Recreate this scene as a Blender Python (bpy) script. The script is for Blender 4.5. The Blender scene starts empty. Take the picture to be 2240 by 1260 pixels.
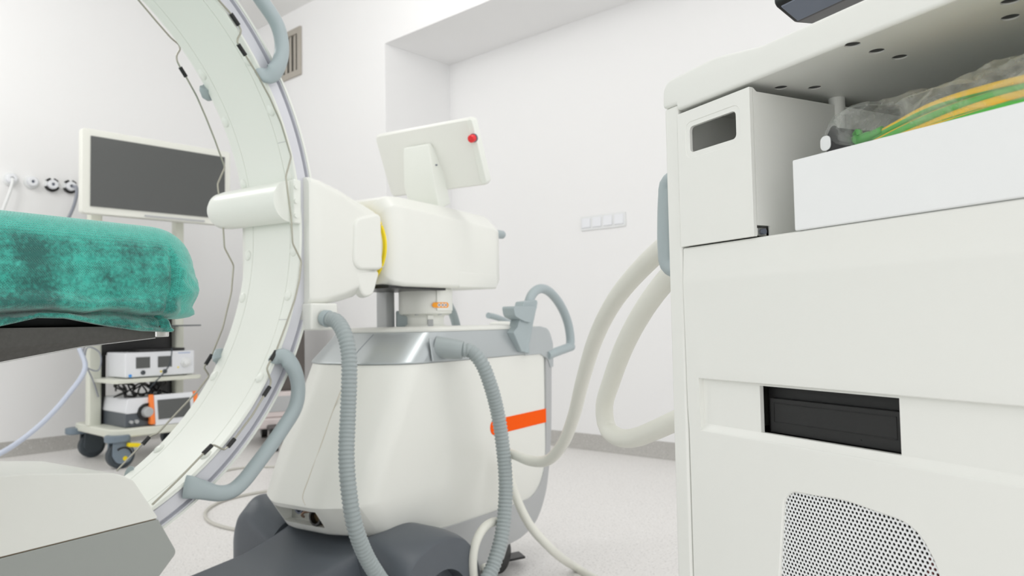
import bpy, bmesh, math, random
import numpy as np
from mathutils import Vector, Matrix, noise

random.seed(4)
sc = bpy.context.scene
COL = sc.collection
PI = math.pi

# ------------------------------------------------------------------ camera model (2240 x 1260)
FPX = 1620.0; CH = 0.85; RHO = math.radians(1.07); PIT = math.atan(74 / FPX)
_R = np.array([1.0, 0, 0]); _F = np.array([0, math.cos(PIT), math.sin(PIT)]); _U = np.array([0, -math.sin(PIT), math.cos(PIT)])
_X = math.cos(RHO) * _R - math.sin(RHO) * _U
_Y = math.sin(RHO) * _R + math.cos(RHO) * _U
_C = np.array([0, 0, CH])

def ray(px, py):
    return _X * (px - 1120) / FPX - _Y * (py - 630) / FPX + _F

def at(px, py, d):
    r = ray(px, py); return _C + r * d / r[1]

def onz(px, py, z):
    r = ray(px, py); return _C + r * ((z - CH) / r[2])

class Fr:
    """upright frame: origin on the floor, u at ang degrees, v to its left"""
    def __init__(s, o, ang):
        s.o = np.array([o[0], o[1], 0.0]); s.ang = math.radians(ang)
        s.u = np.array([math.cos(s.ang), math.sin(s.ang), 0]); s.v = np.array([-math.sin(s.ang), math.cos(s.ang), 0])
    def loc(s, p):
        p = np.asarray(p, float) - s.o; return Vector((p @ s.u, p @ s.v, p[2]))
    def wor(s, a, b, z):
        return s.o + s.u * a + s.v * b + np.array([0, 0, z])
    def _pl(s, px, py, p0, n):
        r = ray(px, py); return s.loc(_C + r * (((p0 - _C) @ n) / (r @ n)))
    def pb(s, px, py, b): return s._pl(px, py, s.wor(0, b, 0), s.v)
    def pa(s, px, py, a): return s._pl(px, py, s.wor(a, 0, 0), s.u)
    def pz(s, px, py, z): return s.loc(onz(px, py, z))

# ------------------------------------------------------------------ materials
def lin(c):
    return tuple(((x / 255) / 12.92 if x / 255 <= 0.04045 else ((x / 255 + 0.055) / 1.055) ** 2.4) for x in c)

def mat(name, rgb, rough=0.45, metal=0.0, var=0.02, scale=6.0, bump=0.0, bscale=120.0, coat=0.0, spec=0.5):
    m = bpy.data.materials.new(name); m.use_nodes = True
    nt = m.node_tree; b = nt.nodes['Principled BSDF']
    b.inputs['Roughness'].default_value = rough; b.inputs['Metallic'].default_value = metal
    b.inputs['Coat Weight'].default_value = coat; b.inputs['Specular IOR Level'].default_value = spec
    c = lin(rgb)
    tc = nt.nodes.new('ShaderNodeTexCoord'); no = nt.nodes.new('ShaderNodeTexNoise')
    no.inputs['Scale'].default_value = scale; no.inputs['Detail'].default_value = 3
    nt.links.new(tc.outputs['Object'], no.inputs['Vector'])
    mix = nt.nodes.new('ShaderNodeMix'); mix.data_type = 'RGBA'
    mix.inputs[6].default_value = tuple(x * (1 - var) for x in c) + (1,)
    mix.inputs[7].default_value = tuple(min(1, x * (1 + var)) for x in c) + (1,)
    nt.links.new(no.outputs['Fac'], mix.inputs[0]); nt.links.new(mix.outputs[2], b.inputs['Base Color'])
    if bump:
        n2 = nt.nodes.new('ShaderNodeTexNoise'); n2.inputs['Scale'].default_value = bscale; n2.inputs['Detail'].default_value = 2
        nt.links.new(tc.outputs['Object'], n2.inputs['Vector'])
        bp = nt.nodes.new('ShaderNodeBump'); bp.inputs['Strength'].default_value = bump; bp.inputs['Distance'].default_value = 0.002
        nt.links.new(n2.outputs['Fac'], bp.inputs['Height']); nt.links.new(bp.outputs['Normal'], b.inputs['Normal'])
    return m

def speckle_mat(name, base, dark, light, scale, amt, rough):
    m = mat(name, base, rough, var=0.01, scale=2)
    nt = m.node_tree; b = nt.nodes['Principled BSDF']
    src = b.inputs['Base Color'].links[0].from_socket
    tc = [n for n in nt.nodes if n.type == 'TEX_COORD'][0]
    for s, col, lo in ((scale, dark, 0.60), (scale * 0.63, light, 0.62)):
        no = nt.nodes.new('ShaderNodeTexNoise'); no.inputs['Scale'].default_value = s; no.inputs['Detail'].default_value = 2
        nt.links.new(tc.outputs['Object'], no.inputs['Vector'])
        mr = nt.nodes.new('ShaderNodeMapRange'); mr.inputs[1].default_value = lo; mr.inputs[2].default_value = lo + 0.06
        mr.inputs[4].default_value = amt; nt.links.new(no.outputs['Fac'], mr.inputs[0])
        mx = nt.nodes.new('ShaderNodeMix'); mx.data_type = 'RGBA'; mx.inputs[7].default_value = lin(col) + (1,)
        nt.links.new(mr.outputs[0], mx.inputs[0]); nt.links.new(src, mx.inputs[6]); src = mx.outputs[2]
    nt.links.new(src, b.inputs['Base Color'])
    return m

def drape_mat():
    m = bpy.data.materials.new('teal_nonwoven'); m.use_nodes = True
    nt = m.node_tree; N = nt.nodes; L = nt.links; b = N['Principled BSDF']
    b.inputs['Roughness'].default_value = 0.75; b.inputs['Specular IOR Level'].default_value = 0.25
    b.inputs['Sheen Weight'].default_value = 0.5; b.inputs['Sheen Roughness'].default_value = 0.5
    tc = N.new('ShaderNodeTexCoord')
    big = N.new('ShaderNodeTexNoise'); big.inputs['Scale'].default_value = 17; big.inputs['Detail'].default_value = 5; big.inputs['Roughness'].default_value = 0.6
    L.new(tc.outputs['Object'], big.inputs['Vector'])
    mr = N.new('ShaderNodeMapRange'); mr.inputs[1].default_value = 0.41; mr.inputs[2].default_value = 0.63; mr.inputs[4].default_value = 0.88
    fn = N.new('ShaderNodeTexNoise'); fn.inputs['Scale'].default_value = 260; fn.inputs['Detail'].default_value = 2; L.new(tc.outputs['Object'], fn.inputs['Vector'])
    fm = N.new('ShaderNodeMath'); fm.operation = 'MULTIPLY_ADD'; fm.inputs[1].default_value = 0.30; L.new(fn.outputs['Fac'], fm.inputs[0])
    fs = N.new('ShaderNodeMath'); fs.operation = 'SUBTRACT'; fs.inputs[1].default_value = 0.15; L.new(big.outputs['Fac'], fs.inputs[0]); L.new(fs.outputs[0], fm.inputs[2])
    L.new(fm.outputs[0], mr.inputs[0])
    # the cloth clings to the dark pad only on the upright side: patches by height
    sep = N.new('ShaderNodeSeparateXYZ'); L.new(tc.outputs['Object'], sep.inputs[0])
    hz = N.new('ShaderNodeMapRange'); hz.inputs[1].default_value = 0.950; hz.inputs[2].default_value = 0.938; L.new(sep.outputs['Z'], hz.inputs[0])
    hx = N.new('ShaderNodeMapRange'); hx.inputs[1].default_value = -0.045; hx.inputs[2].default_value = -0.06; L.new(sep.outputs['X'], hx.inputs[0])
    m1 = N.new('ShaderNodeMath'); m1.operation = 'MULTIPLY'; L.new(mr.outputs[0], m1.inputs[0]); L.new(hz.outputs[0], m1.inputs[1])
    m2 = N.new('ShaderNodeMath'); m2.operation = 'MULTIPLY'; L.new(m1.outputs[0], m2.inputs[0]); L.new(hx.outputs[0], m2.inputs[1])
    # embossed dots, rotated lattice
    mp = N.new('ShaderNodeMapping'); mp.inputs['Rotation'].default_value = (0, math.radians(38), 0); mp.inputs['Scale'].default_value = (1, 1, 1)
    L.new(tc.outputs['Object'], mp.inputs['Vector'])
    vo = N.new('ShaderNodeTexVoronoi'); vo.inputs['Scale'].default_value = 540; vo.inputs['Randomness'].default_value = 0.25
    L.new(mp.outputs[0], vo.inputs['Vector'])
    dr = N.new('ShaderNodeMapRange'); dr.inputs[1].default_value = 0.20; dr.inputs[2].default_value = 0.46; dr.inputs[3].default_value = 1.0; dr.inputs[4].default_value = 0.0
    L.new(vo.outputs['Distance'], dr.inputs[0])
    fine = N.new('ShaderNodeTexNoise'); fine.inputs['Scale'].default_value = 160; fine.inputs['Detail'].default_value = 3
    L.new(tc.outputs['Object'], fine.inputs['Vector'])
    c1 = N.new('ShaderNodeMix'); c1.data_type = 'RGBA'; c1.inputs[6].default_value = lin((34, 166, 148)) + (1,); c1.inputs[7].default_value = lin((88, 196, 180)) + (1,)
    L.new(fine.outputs['Fac'], c1.inputs[0])
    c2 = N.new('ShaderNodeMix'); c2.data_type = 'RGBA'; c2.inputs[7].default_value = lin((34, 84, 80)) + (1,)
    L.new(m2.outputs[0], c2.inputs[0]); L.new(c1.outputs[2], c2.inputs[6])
    md = N.new('ShaderNodeMath'); md.operation = 'MULTIPLY'; md.inputs[1].default_value = 0.50; L.new(dr.outputs[0], md.inputs[0])
    c3 = N.new('ShaderNodeMix'); c3.data_type = 'RGBA'; c3.inputs[7].default_value = lin((14, 110, 98)) + (1,)
    L.new(md.outputs[0], c3.inputs[0]); L.new(c2.outputs[2], c3.inputs[6])
    L.new(c3.outputs[2], b.inputs['Base Color'])
    bp = N.new('ShaderNodeBump'); bp.inputs['Strength'].default_value = 0.5; bp.inputs['Distance'].default_value = 0.0012; bp.invert = True
    L.new(dr.outputs[0], bp.inputs['Height']); L.new(bp.outputs['Normal'], b.inputs['Normal'])
    return m

def film_mat():
    m = bpy.data.materials.new('clear_plastic_film'); m.use_nodes = True
    nt = m.node_tree; N = nt.nodes; L = nt.links
    out = N['Material Output']; b = N['Principled BSDF']
    b.inputs['Base Color'].default_value = (0.90, 0.91, 0.90, 1); b.inputs['Roughness'].default_value = 0.08
    b.inputs['Specular IOR Level'].default_value = 0.9
    tr = N.new('ShaderNodeBsdfTransparent'); tr.inputs[0].default_value = (0.97, 0.98, 0.97, 1)
    mx = N.new('ShaderNodeMixShader')
    tc = N.new('ShaderNodeTexCoord'); no = N.new('ShaderNodeTexNoise'); no.inputs['Scale'].default_value = 45; no.inputs['Detail'].default_value = 4
    no.inputs['Distortion'].default_value = 1.2
    L.new(tc.outputs['Object'], no.inputs['Vector'])
    mr = N.new('ShaderNodeMapRange'); mr.inputs[1].default_value = 0.4; mr.inputs[2].default_value = 0.75; mr.inputs[3].default_value = 0.13; mr.inputs[4].default_value = 0.48
    L.new(no.outputs['Fac'], mr.inputs[0]); L.new(mr.outputs[0], mx.inputs[0])
    bp = N.new('ShaderNodeBump'); bp.inputs['Strength'].default_value = 0.7; bp.inputs['Distance'].default_value = 0.006
    L.new(no.outputs['Fac'], bp.inputs['Height']); L.new(bp.outputs['Normal'], b.inputs['Normal'])
    tl = N.new('ShaderNodeBsdfTranslucent'); tl.inputs[0].default_value = (0.9, 0.91, 0.9, 1); m2 = N.new('ShaderNodeMixShader'); m2.inputs[0].default_value = 0.45
    L.new(b.outputs[0], m2.inputs[1]); L.new(tl.outputs[0], m2.inputs[2])
    L.new(tr.outputs[0], mx.inputs[1]); L.new(m2.outputs[0], mx.inputs[2]); L.new(mx.outputs[0], out.inputs['Surface'])
    return m

M = dict(
    wall=mat('wall_paint', (234, 234, 234), 0.7, var=0.006, scale=1.5, bump=0.03, bscale=300),
    ceil=mat('ceiling_paint', (232, 232, 231), 0.8, var=0.006),
    floor=speckle_mat('vinyl_floor', (231, 229, 227), (188, 186, 184), (244, 243, 242), 120, 0.9, 0.36),
    cove=speckle_mat('vinyl_cove', (180, 178, 174), (150, 149, 146), (200, 199, 196), 130, 0.8, 0.45),
    white=mat('white_enamel', (232, 233, 227), 0.36, var=0.012, scale=5, bump=0.015, bscale=500, coat=0.08),
    cart=mat('cart_white_plastic', (233, 234, 229), 0.40, var=0.01, scale=5, bump=0.03, bscale=700),
    box=mat('white_card', (236, 238, 238), 0.55, var=0.012, scale=18),
    ring=mat('ring_enamel', (231, 234, 227), 0.33, var=0.01, scale=3, coat=0.1),
    silver=mat('silver_paint', (186, 192, 194), 0.32, 0.45, var=0.02),
    skirt=mat('light_grey_plastic', (178, 180, 181), 0.42, var=0.015),
    rail=mat('anodised_aluminium', (214, 215, 221), 0.38, 0.15, var=0.03, scale=9),
    steel=mat('steel_wire', (170, 168, 155), 0.3, 0.75, var=0.04),
    chrome=mat('bright_metal', (200, 200, 198), 0.2, 0.95, var=0.03),
    handle=mat('blue_grey_plastic', (166, 178, 181), 0.40, var=0.02),
    hose=mat('grey_ribbed_hose', (160, 169, 170), 0.45, var=0.02),
    dkgrey=mat('dark_grey_plastic', (86, 92, 99), 0.42, var=0.03, bump=0.04, bscale=400),
    housing_grey=mat('housing_grey', (160, 164, 160), 0.45, var=0.01),
    seam=mat('shadow_gap_rubber', (70, 70, 66), 0.7),
    black=mat('black_plastic', (24, 24, 25), 0.35, var=0.1, scale=20),
    drive=mat('drive_black', (33, 33, 33), 0.5, var=0.1, scale=30, bump=0.05, bscale=900),
    cable=mat('beige_cable', (226, 226, 217), 0.45, var=0.02, scale=20),
    floorcable=mat('pale_grey_cable', (196, 194, 186), 0.5),
    bluehose=mat('pale_blue_hose', (190, 198, 214), 0.35),
    greyhose=mat('grey_gas_hose', (142, 146, 156), 0.45),
    whitehose=mat('white_gas_hose', (226, 228, 228), 0.45),
    screen=mat('dark_screen', (80, 82, 81), 0.34, var=0.02, scale=2, spec=0.6),
    cartscreen=mat('cart_screen', (84, 90, 100), 0.25, var=0.05, scale=4),
    bezel=mat('cream_bezel', (226, 227, 219), 0.45),
    tower=mat('cream_powder_coat', (216, 218, 206), 0.45, var=0.02),
    carbon=mat('carbon_laminate', (70, 69, 66), 0.5, var=0.25, scale=220, bump=0.15, bscale=350),
    pad=mat('dark_foam', (52, 56, 56), 0.8),
    yellow=mat('yellow_marking', (240, 214, 10), 0.45),
    orange=mat('orange_band', (252, 92, 0), 0.6, spec=0.12),
    cheek=mat('soft_orange_plastic', (250, 132, 56), 0.5),
    amber=mat('amber_label', (248, 160, 20), 0.45),
    red=mat('red_button', (226, 22, 30), 0.3, coat=0.3),
    dkred=mat('dark_red_cable', (120, 30, 30), 0.5),
    wire_y=mat('yellow_insulation', (255, 205, 16), 0.4), wire_g=mat('green_insulation', (84, 186, 70), 0.4),
    plug=mat('green_plug', (70, 176, 66), 0.35),
    rubber=mat('dark_rubber', (62, 70, 76), 0.6),
    caster=mat('slate_caster', (116, 130, 142), 0.45),
    device=mat('device_white', (228, 230, 234), 0.4),
    dusty=mat('pinkish_white_plastic', (214, 204, 202), 0.5),
    brown=mat('dark_taupe', (86, 80, 76), 0.55), blue=mat('blue_tag', (60, 62, 150), 0.5),
    logo=mat('pale_blue_ink', (150, 168, 205), 0.5), bluedot=mat('sky_blue_ink', (70, 150, 225), 0.5),
    vent=mat('vent_metal', (182, 176, 166), 0.4, 0.4), ventdark=mat('vent_dark', (70, 68, 62), 0.6),
    ink=mat('slate_ink', (110, 116, 130), 0.6),
    drape=drape_mat(), film=film_mat(),
)

# ------------------------------------------------------------------ geometry helpers
def V(*a):
    return Vector(a[0]) if len(a) == 1 else Vector(a)

def fin(bm, ang=35):
    bmesh.ops.remove_doubles(bm, verts=bm.verts, dist=1e-6)
    bmesh.ops.recalc_face_normals(bm, faces=bm.faces)

def obj(name, bm, material, parent=None, bevel=0.0, seg=2, ang=32, keepn=False, sub=0):
    if not keepn: fin(bm)
    me = bpy.data.meshes.new(name); bm.to_mesh(me); bm.free()
    for m in (material if isinstance(material, (list, tuple)) else [material]): me.materials.append(m)
    for p in me.polygons: p.use_smooth = True
    me.set_sharp_from_angle(angle=math.radians(ang))
    o = bpy.data.objects.new(name, me); COL.objects.link(o)
    if parent is not None: o.parent = parent
    if bevel:
        md = o.modifiers.new('bevel', 'BEVEL'); md.width = bevel; md.segments = seg; md.limit_method = 'ANGLE'; md.angle_limit = math.radians(30)
        md.harden_normals = True
    if sub:
        md = o.modifiers.new('sub', 'SUBSURF'); md.levels = sub; md.render_levels = sub
    return o

def cutter(o, bms):
    """cut holes: boolean difference worked out now, helper removed"""
    for bm in bms:
        fin(bm)
        me = bpy.data.meshes.new('cut'); bm.to_mesh(me); bm.free()
        c = bpy.data.objects.new('cut', me); COL.objects.link(c)
        c.parent = o.parent
        saved = [(m.name, m) for m in o.modifiers]
        vis = [m.show_viewport for m in o.modifiers]
        for m in o.modifiers: m.show_viewport = False
        md = o.modifiers.new('bool', 'BOOLEAN'); md.operation = 'DIFFERENCE'; md.solver = 'EXACT'; md.object = c
        bpy.context.view_layer.update()
        dg = bpy.context.evaluated_depsgraph_get()
        new = bpy.data.meshes.new_from_object(o.evaluated_get(dg))
        o.modifiers.remove(md)
        for m, v in zip(o.modifiers, vis): m.show_viewport = v
        o.data = new
        bpy.data.objects.remove(c); bpy.data.meshes.remove(me)
    for p in o.data.polygons: p.use_smooth = True
    o.data.set_sharp_from_angle(angle=math.radians(32))

def bake(o):
    bpy.context.view_layer.update()
    new = bpy.data.meshes.new_from_object(o.evaluated_get(bpy.context.evaluated_depsgraph_get()))
    o.modifiers.clear(); o.data = new
    if 'custom_normal' in new.attributes: new.attributes.remove(new.attributes['custom_normal'])

from mathutils.bvhtree import BVHTree
def hit(o, px, py, frame):
    """point on a part's surface that a sight line meets, in the frame's own coordinates"""
    bvh = BVHTree.FromPolygons([v.co for v in o.data.vertices], [list(p.vertices) for p in o.data.polygons])
    a = frame.loc(_C); d = frame.loc(_C + ray(px, py)) - a
    r = bvh.ray_cast(a, d.normalized()); return r[0], r[1]

def empty(name, loc, rz, label, cat, group=None):
    o = bpy.data.objects.new(name, None); COL.objects.link(o)
    o.location = loc; o.rotation_euler = (0, 0, rz); o.empty_display_size = 0.1
    o['label'] = label; o['category'] = cat
    if group: o['group'] = group
    return o

def tag(o, label, cat, group=None):
    o['label'] = label; o['category'] = cat
    if group: o['group'] = group
    return o

def struct(o):
    o['kind'] = 'structure'; return o

def box(bm, x0, x1, y0, y1, z0, z1):
    vs = [bm.verts.new((x, y, z)) for x in (x0, x1) for y in (y0, y1) for z in (z0, z1)]
    for f in ((0, 1, 3, 2), (4, 6, 7, 5), (0, 4, 5, 1), (2, 3, 7, 6), (0, 2, 6, 4), (1, 5, 7, 3)):
        bm.faces.new([vs[i] for i in f])
    return bm

def B(): return bmesh.new()

def obox(bm, c, ax, ay, az):
    """box from centre and three half-axis vectors"""
    c = V(c); vs = []
    for i in (-1, 1):
        for j in (-1, 1):
            for k in (-1, 1): vs.append(bm.verts.new(c + i * V(ax) + j * V(ay) + k * V(az)))
    for f in ((0, 1, 3, 2), (4, 6, 7, 5), (0, 4, 5, 1), (2, 3, 7, 6), (0, 2, 6, 4), (1, 5, 7, 3)):
        bm.faces.new([vs[i] for i in f])
    return bm

def loft(bm, rings, cap=True, closed=True):
    R = [[bm.verts.new(p) for p in r] for r in rings]
    n = len(R[0])
    for A, Bq in zip(R, R[1:]):
        for i in range(n if closed else n - 1):
            j = (i + 1) % n
            bm.faces.new((A[i], A[j], Bq[j], Bq[i]))
    if cap:
        bm.faces.new(R[0][::-1]); bm.faces.new(R[-1])
    return bm

def rpoly(pts, r, n=4):
    """fillet a 2D polygon; r a number or list"""
    out = []; N = len(pts)
    for i in range(N):
        p = Vector(pts[i]); a = Vector(pts[i - 1]); c = Vector(pts[(i + 1) % N])
        rr = r[i] if isinstance(r, (list, tuple)) else r
        u = (a - p); w = (c - p); lu, lw = u.length, w.length; u /= lu; w /= lw
        ang = u.angle(w)
        if rr <= 0 or ang > PI - 0.02:
            for _ in range(n + 1): out.append(p.copy())
            continue
        t = min(rr / math.tan(ang / 2), lu * 0.49, lw * 0.49); rr2 = t * math.tan(ang / 2)
        bis = (u + w).normalized(); c0 = p + bis * (rr2 / math.sin(ang / 2))
        s0 = p + u * t - c0; s1 = p + w * t - c0
        a0 = math.atan2(s0.y, s0.x); a1 = math.atan2(s1.y, s1.x); d = (a1 - a0 + PI) % (2 * PI) - PI
        for k in range(n + 1):
            q = a0 + d * k / n; out.append(c0 + rr2 * Vector((math.cos(q), math.sin(q))))
    return out

def rrect(x0, x1, y0, y1, r, n=4):
    return rpoly([(x0, y0), (x1, y0), (x1, y1), (x0, y1)], r, n)

def prism(bm, pts, f0, f1):
    """extrude a 2D outline: f0 and f1 place a 2D point in space"""
    seen = []
    for p in pts:
        if not seen or (Vector(p) - Vector(seen[-1])).length > 1e-5: seen.append(p)
    if (Vector(seen[0]) - Vector(seen[-1])).length < 1e-5: seen.pop()
    return loft(bm, [[f0(p) for p in seen], [f1(p) for p in seen]])

def prism_y(bm, pts, y0, y1): return prism(bm, pts, lambda p: (p[0], y0, p[1]), lambda p: (p[0], y1, p[1]))
def prism_z(bm, pts, z0, z1): return prism(bm, pts, lambda p: (p[0], p[1], z0), lambda p: (p[0], p[1], z1))
def prism_x(bm, pts, x0, x1): return prism(bm, pts, lambda p: (x0, p[0], p[1]), lambda p: (x1, p[0], p[1]))

def cyl(bm, p0, p1, r0, r1=None, n=32, cap=True):
    p0, p1 = V(p0), V(p1); r1 = r0 if r1 is None else r1
    d = (p1 - p0).normalized(); a = d.orthogonal().normalized(); b = d.cross(a)
    rings = [[p + r * (math.cos(2 * PI * k / n) * a + math.sin(2 * PI * k / n) * b) for k in range(n)] for p, r in ((p0, r0), (p1, r1))]
    return loft(bm, rings, cap)

def lathe(bm, p0, axis, prof, n=40, cap=True):
    """prof: list of (distance along axis, radius)"""
    p0, d = V(p0), V(axis).normalized(); a = d.orthogonal().normalized(); b = d.cross(a)
    rings = [[p0 + d * h + max(r, 1e-4) * (math.cos(2 * PI * k / n) * a + math.sin(2 * PI * k / n) * b) for k in range(n)] for h, r in prof]
    return loft(bm, rings, cap)

def spline(pts, step):
    pts = [V(p) for p in pts]; P = [pts[0] * 2 - pts[1]] + pts + [pts[-1] * 2 - pts[-2]]; fine = []
    for i in range(1, len(P) - 2):
        p0, p1, p2, p3 = P[i - 1:i + 3]
        t0 = 0; t1 = t0 + max((p1 - p0).length, 1e-6) ** .5; t2 = t1 + max((p2 - p1).length, 1e-6) ** .5; t3 = t2 + max((p3 - p2).length, 1e-6) ** .5
        for k in range(24):
            t = t1 + (t2 - t1) * k / 24
            A1 = (t1 - t) / (t1 - t0) * p0 + (t - t0) / (t1 - t0) * p1; A2 = (t2 - t) / (t2 - t1) * p1 + (t - t1) / (t2 - t1) * p2
            A3 = (t3 - t) / (t3 - t2) * p2 + (t - t2) / (t3 - t2) * p3
            B1 = (t2 - t) / (t2 - t0) * A1 + (t - t0) / (t2 - t0) * A2; B2 = (t3 - t) / (t3 - t1) * A2 + (t - t1) / (t3 - t1) * A3
            fine.append((t2 - t) / (t2 - t1) * B1 + (t - t1) / (t2 - t1) * B2)
    fine.append(pts[-1])
    out = [fine[0]]; acc = 0
    for a, b in zip(fine, fine[1:]):
        d = (b - a).length
        if d < 1e-9: continue
        while acc + d >= step:
            f = (step - acc) / d; a = a + (b - a) * f; out.append(a.copy()); d = (b - a).length; acc = 0
            if d < 1e-9: break
        acc += d
    if (out[-1] - fine[-1]).length > step * 0.2: out.append(fine[-1])
    return out

def tube(bm, pts, r, n=14, step=None, smooth=True, flat=None, cap=True):
    """r: number or function(arc fraction, arc length); flat: (su, sv) section scale"""
    L = spline(pts, step or 0.01) if smooth else [V(p) for p in pts]
    tot = sum((b - a).length for a, b in zip(L, L[1:])); s = 0
    t = (L[1] - L[0]).normalized(); a = t.orthogonal().normalized(); rings = []
    for i, p in enumerate(L):
        if 0 < i < len(L) - 1: t2 = (L[i + 1] - L[i - 1]).normalized()
        elif i == 0: t2 = (L[1] - L[0]).normalized()
        else: t2 = (L[-1] - L[-2]).normalized()
        a = (a - a.dot(t2) * t2).normalized(); b = t2.cross(a)
        if i: s += (L[i] - L[i - 1]).length
        rr = r(s / tot, s) if callable(r) else r
        fu, fv = flat or (1, 1)
        rings.append([p + rr * (fu * math.cos(2 * PI * k / n) * a + fv * math.sin(2 * PI * k / n) * b) for k in range(n)])
    return loft(bm, rings, cap)

def sphere(bm, c, r, sx=1, sy=1, sz=1, n=16):
    res = bmesh.ops.create_uvsphere(bm, u_segments=n, v_segments=max(6, n // 2), radius=r)
    for v in res['verts']: v.co = V(c) + Vector((v.co.x * sx, v.co.y * sy, v.co.z * sz))
    return bm

# ================================================================== THE ROOM
CX, CY = -2.2128, 6.4536                     # corner of left wall and back wall
HC = 3.48
WB = Fr((CX, CY), -41.35)                    # along the back wall to the right; +b goes into the wall
WL = Fr((CX, CY), 48.65)                     # left wall; +b goes into the wall, -a towards the viewer
ALC = 0.6441
def room_obj(name, bm, m, fr, bevel=0.0):
    o = obj(name, bm, m, None, bevel); o.location = (fr.o[0], fr.o[1], 0); o.rotation_euler = (0, 0, fr.ang); return struct(o)

room_obj('floor', prism_z(B(), [(-7, -9), (8, -9), (8, 1.2), (-0.25, 1.2), (-7, 1.2)], -0.1, 0), M['floor'], WB)
room_obj('ceiling', prism_z(B(), [(-0.2, -6.8), (7.5, -6.8), (7.5, 1.0), (-0.2, 1.0)], HC, HC + 0.1), M['ceil'], WB)
room_obj('wall_left', box(B(), -7.2, 0.2, 0, 0.2, 0, HC), M['wall'], WL)
bm = prism_y(B(), [(-0.2, 0), (1.7631, 0), (1.7631, 2.886), (7.5, 2.886), (7.5, HC), (-0.2, HC)], 0, ALC)
room_obj('wall_back', bm, M['wall'], WB)
room_obj('wall_alcove', box(B(), 1.5, 7.5, ALC, ALC + 0.2, 0, HC), M['wall'], WB)
def cove_prof(d0, sgn=-1):
    return [(d0, 0), (d0 + sgn * 0.03, 0), (d0 + sgn * 0.016, 0.006), (d0 + sgn * 0.008, 0.02), (d0 + sgn * 0.006, 0.10), (d0, 0.102)]
room_obj('baseboard_left', prism_x(B(), cove_prof(0), -7.2, -0.005), M['cove'], WL)
room_obj('baseboard_back', prism_x(B(), cove_prof(0), 0.0, 1.7631), M['cove'], WB)
room_obj('baseboard_alcove', prism_x(B(), cove_prof(ALC), 1.765, 7.5), M['cove'], WB)
bm = B(); prism(bm, cove_prof(1.7631, 1), lambda p: (p[0], 0.0, p[1]), lambda p: (p[0], ALC, p[1]))
room_obj('baseboard_side', bm, M['cove'], WB)

# wall vent
v = empty('wall_vent', WB.wor(0.505, 0, 2.91), WB.ang, 'square metal framed vent opening high on the white back wall', 'vent')
bm = prism_y(B(), [(-0.19, 0), (0.19, 0), (0.19, 0.405), (-0.19, 0.405)], -0.02, -0.001)
fr_ = obj('vent_frame', bm, M['vent'], v, 0.003)
cutter(fr_, [box(B(), -0.145, 0.145, -0.05, 0.05, 0.05, 0.355)])
bm = box(B(), -0.146, 0.146, -0.006, -0.002, 0.049, 0.356); obj('vent_back', bm, M['ventdark'], v)
for k in range(4):
    bm = obox(B(), (-0.10 + 0.065 * k, -0.009, 0.2025), (0.02, -0.005, 0), (0.002, 0.003, 0), (0, 0, 0.15))
    obj('vent_louvre', bm, M['vent'], v)

# light switch strip on the alcove wall
WA = Fr(onz(1208, 973, 0), -41.35)
v = empty('light_switch_strip', WA.wor(0.466, 0, 1.4485), WA.ang, 'white strip of four light switches on the back wall between the two machines', 'light switch')
obj('switch_frame', prism_y(B(), rrect(-0.176, 0.176, 0, 0.094, 0.008), -0.010, 0.0), M['whitehose'], v, 0.002)
for k in range(4):
    x = -0.129 + 0.086 * k
    bm = prism_x(B(), [(-0.010, 0.014), (-0.019, 0.018), (-0.0135, 0.08), (-0.010, 0.082)], x - 0.034, x + 0.034)
    obj('rocker', bm, M['device'], v, 0.002)

# gas outlets on the left wall
GO = [((22, 392), 0, 'white round gas outlet on the left wall with a white hose plugged in'),
      ((68, 399), 0, 'plain white round gas outlet with a dark centre hole, nothing plugged in'),
      ((112, 405), 1, 'round gas outlet with black and white collar and nothing plugged in'),
      ((152, 409), 1, 'black and white collared gas outlet with a grey hose, beside the big screen')]
gpos = []
for (q, kind, lab) in GO:
    p = WL.pb(q[0], q[1], 0.0); gpos.append(p)
    v = empty('gas_outlet', WL.wor(p.x, 0, p.z), WL.ang, lab, 'gas outlet', 'gas outlets in a row on the left wall')
    obj('rosette', lathe(B(), (0, 0, 0), (0, -1, 0), [(0, 0.047), (0.012, 0.047), (0.018, 0.042), (0.018, 0.0)]), M['whitehose'], v)
    obj('collar', lathe(B(), (0, -0.018, 0), (0, -1, 0), [(0, 0.034), (0.03, 0.032), (0.034, 0.028), (0.034, 0.012), (0.02, 0.01)]), M['device'], v)
    obj('socket_hole', cyl(B(), (0, -0.036, 0), (0, -0.0385, 0), 0.011), M['ink'], v)
    if kind:
        for (a0, a1) in ((200, 340), (35, 75), (105, 145)):
            bm = B(); rings = []
            for k in range(13):
                t = math.radians(a0 + (a1 - a0) * k / 12)
                rings.append([(r * math.cos(t), y, r * math.sin(t)) for r, y in ((0.036, -0.005), (0.049, -0.005), (0.049, -0.024), (0.036, -0.030))])
            obj('black_segment', loft(bm, rings), M['black'], v)

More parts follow.
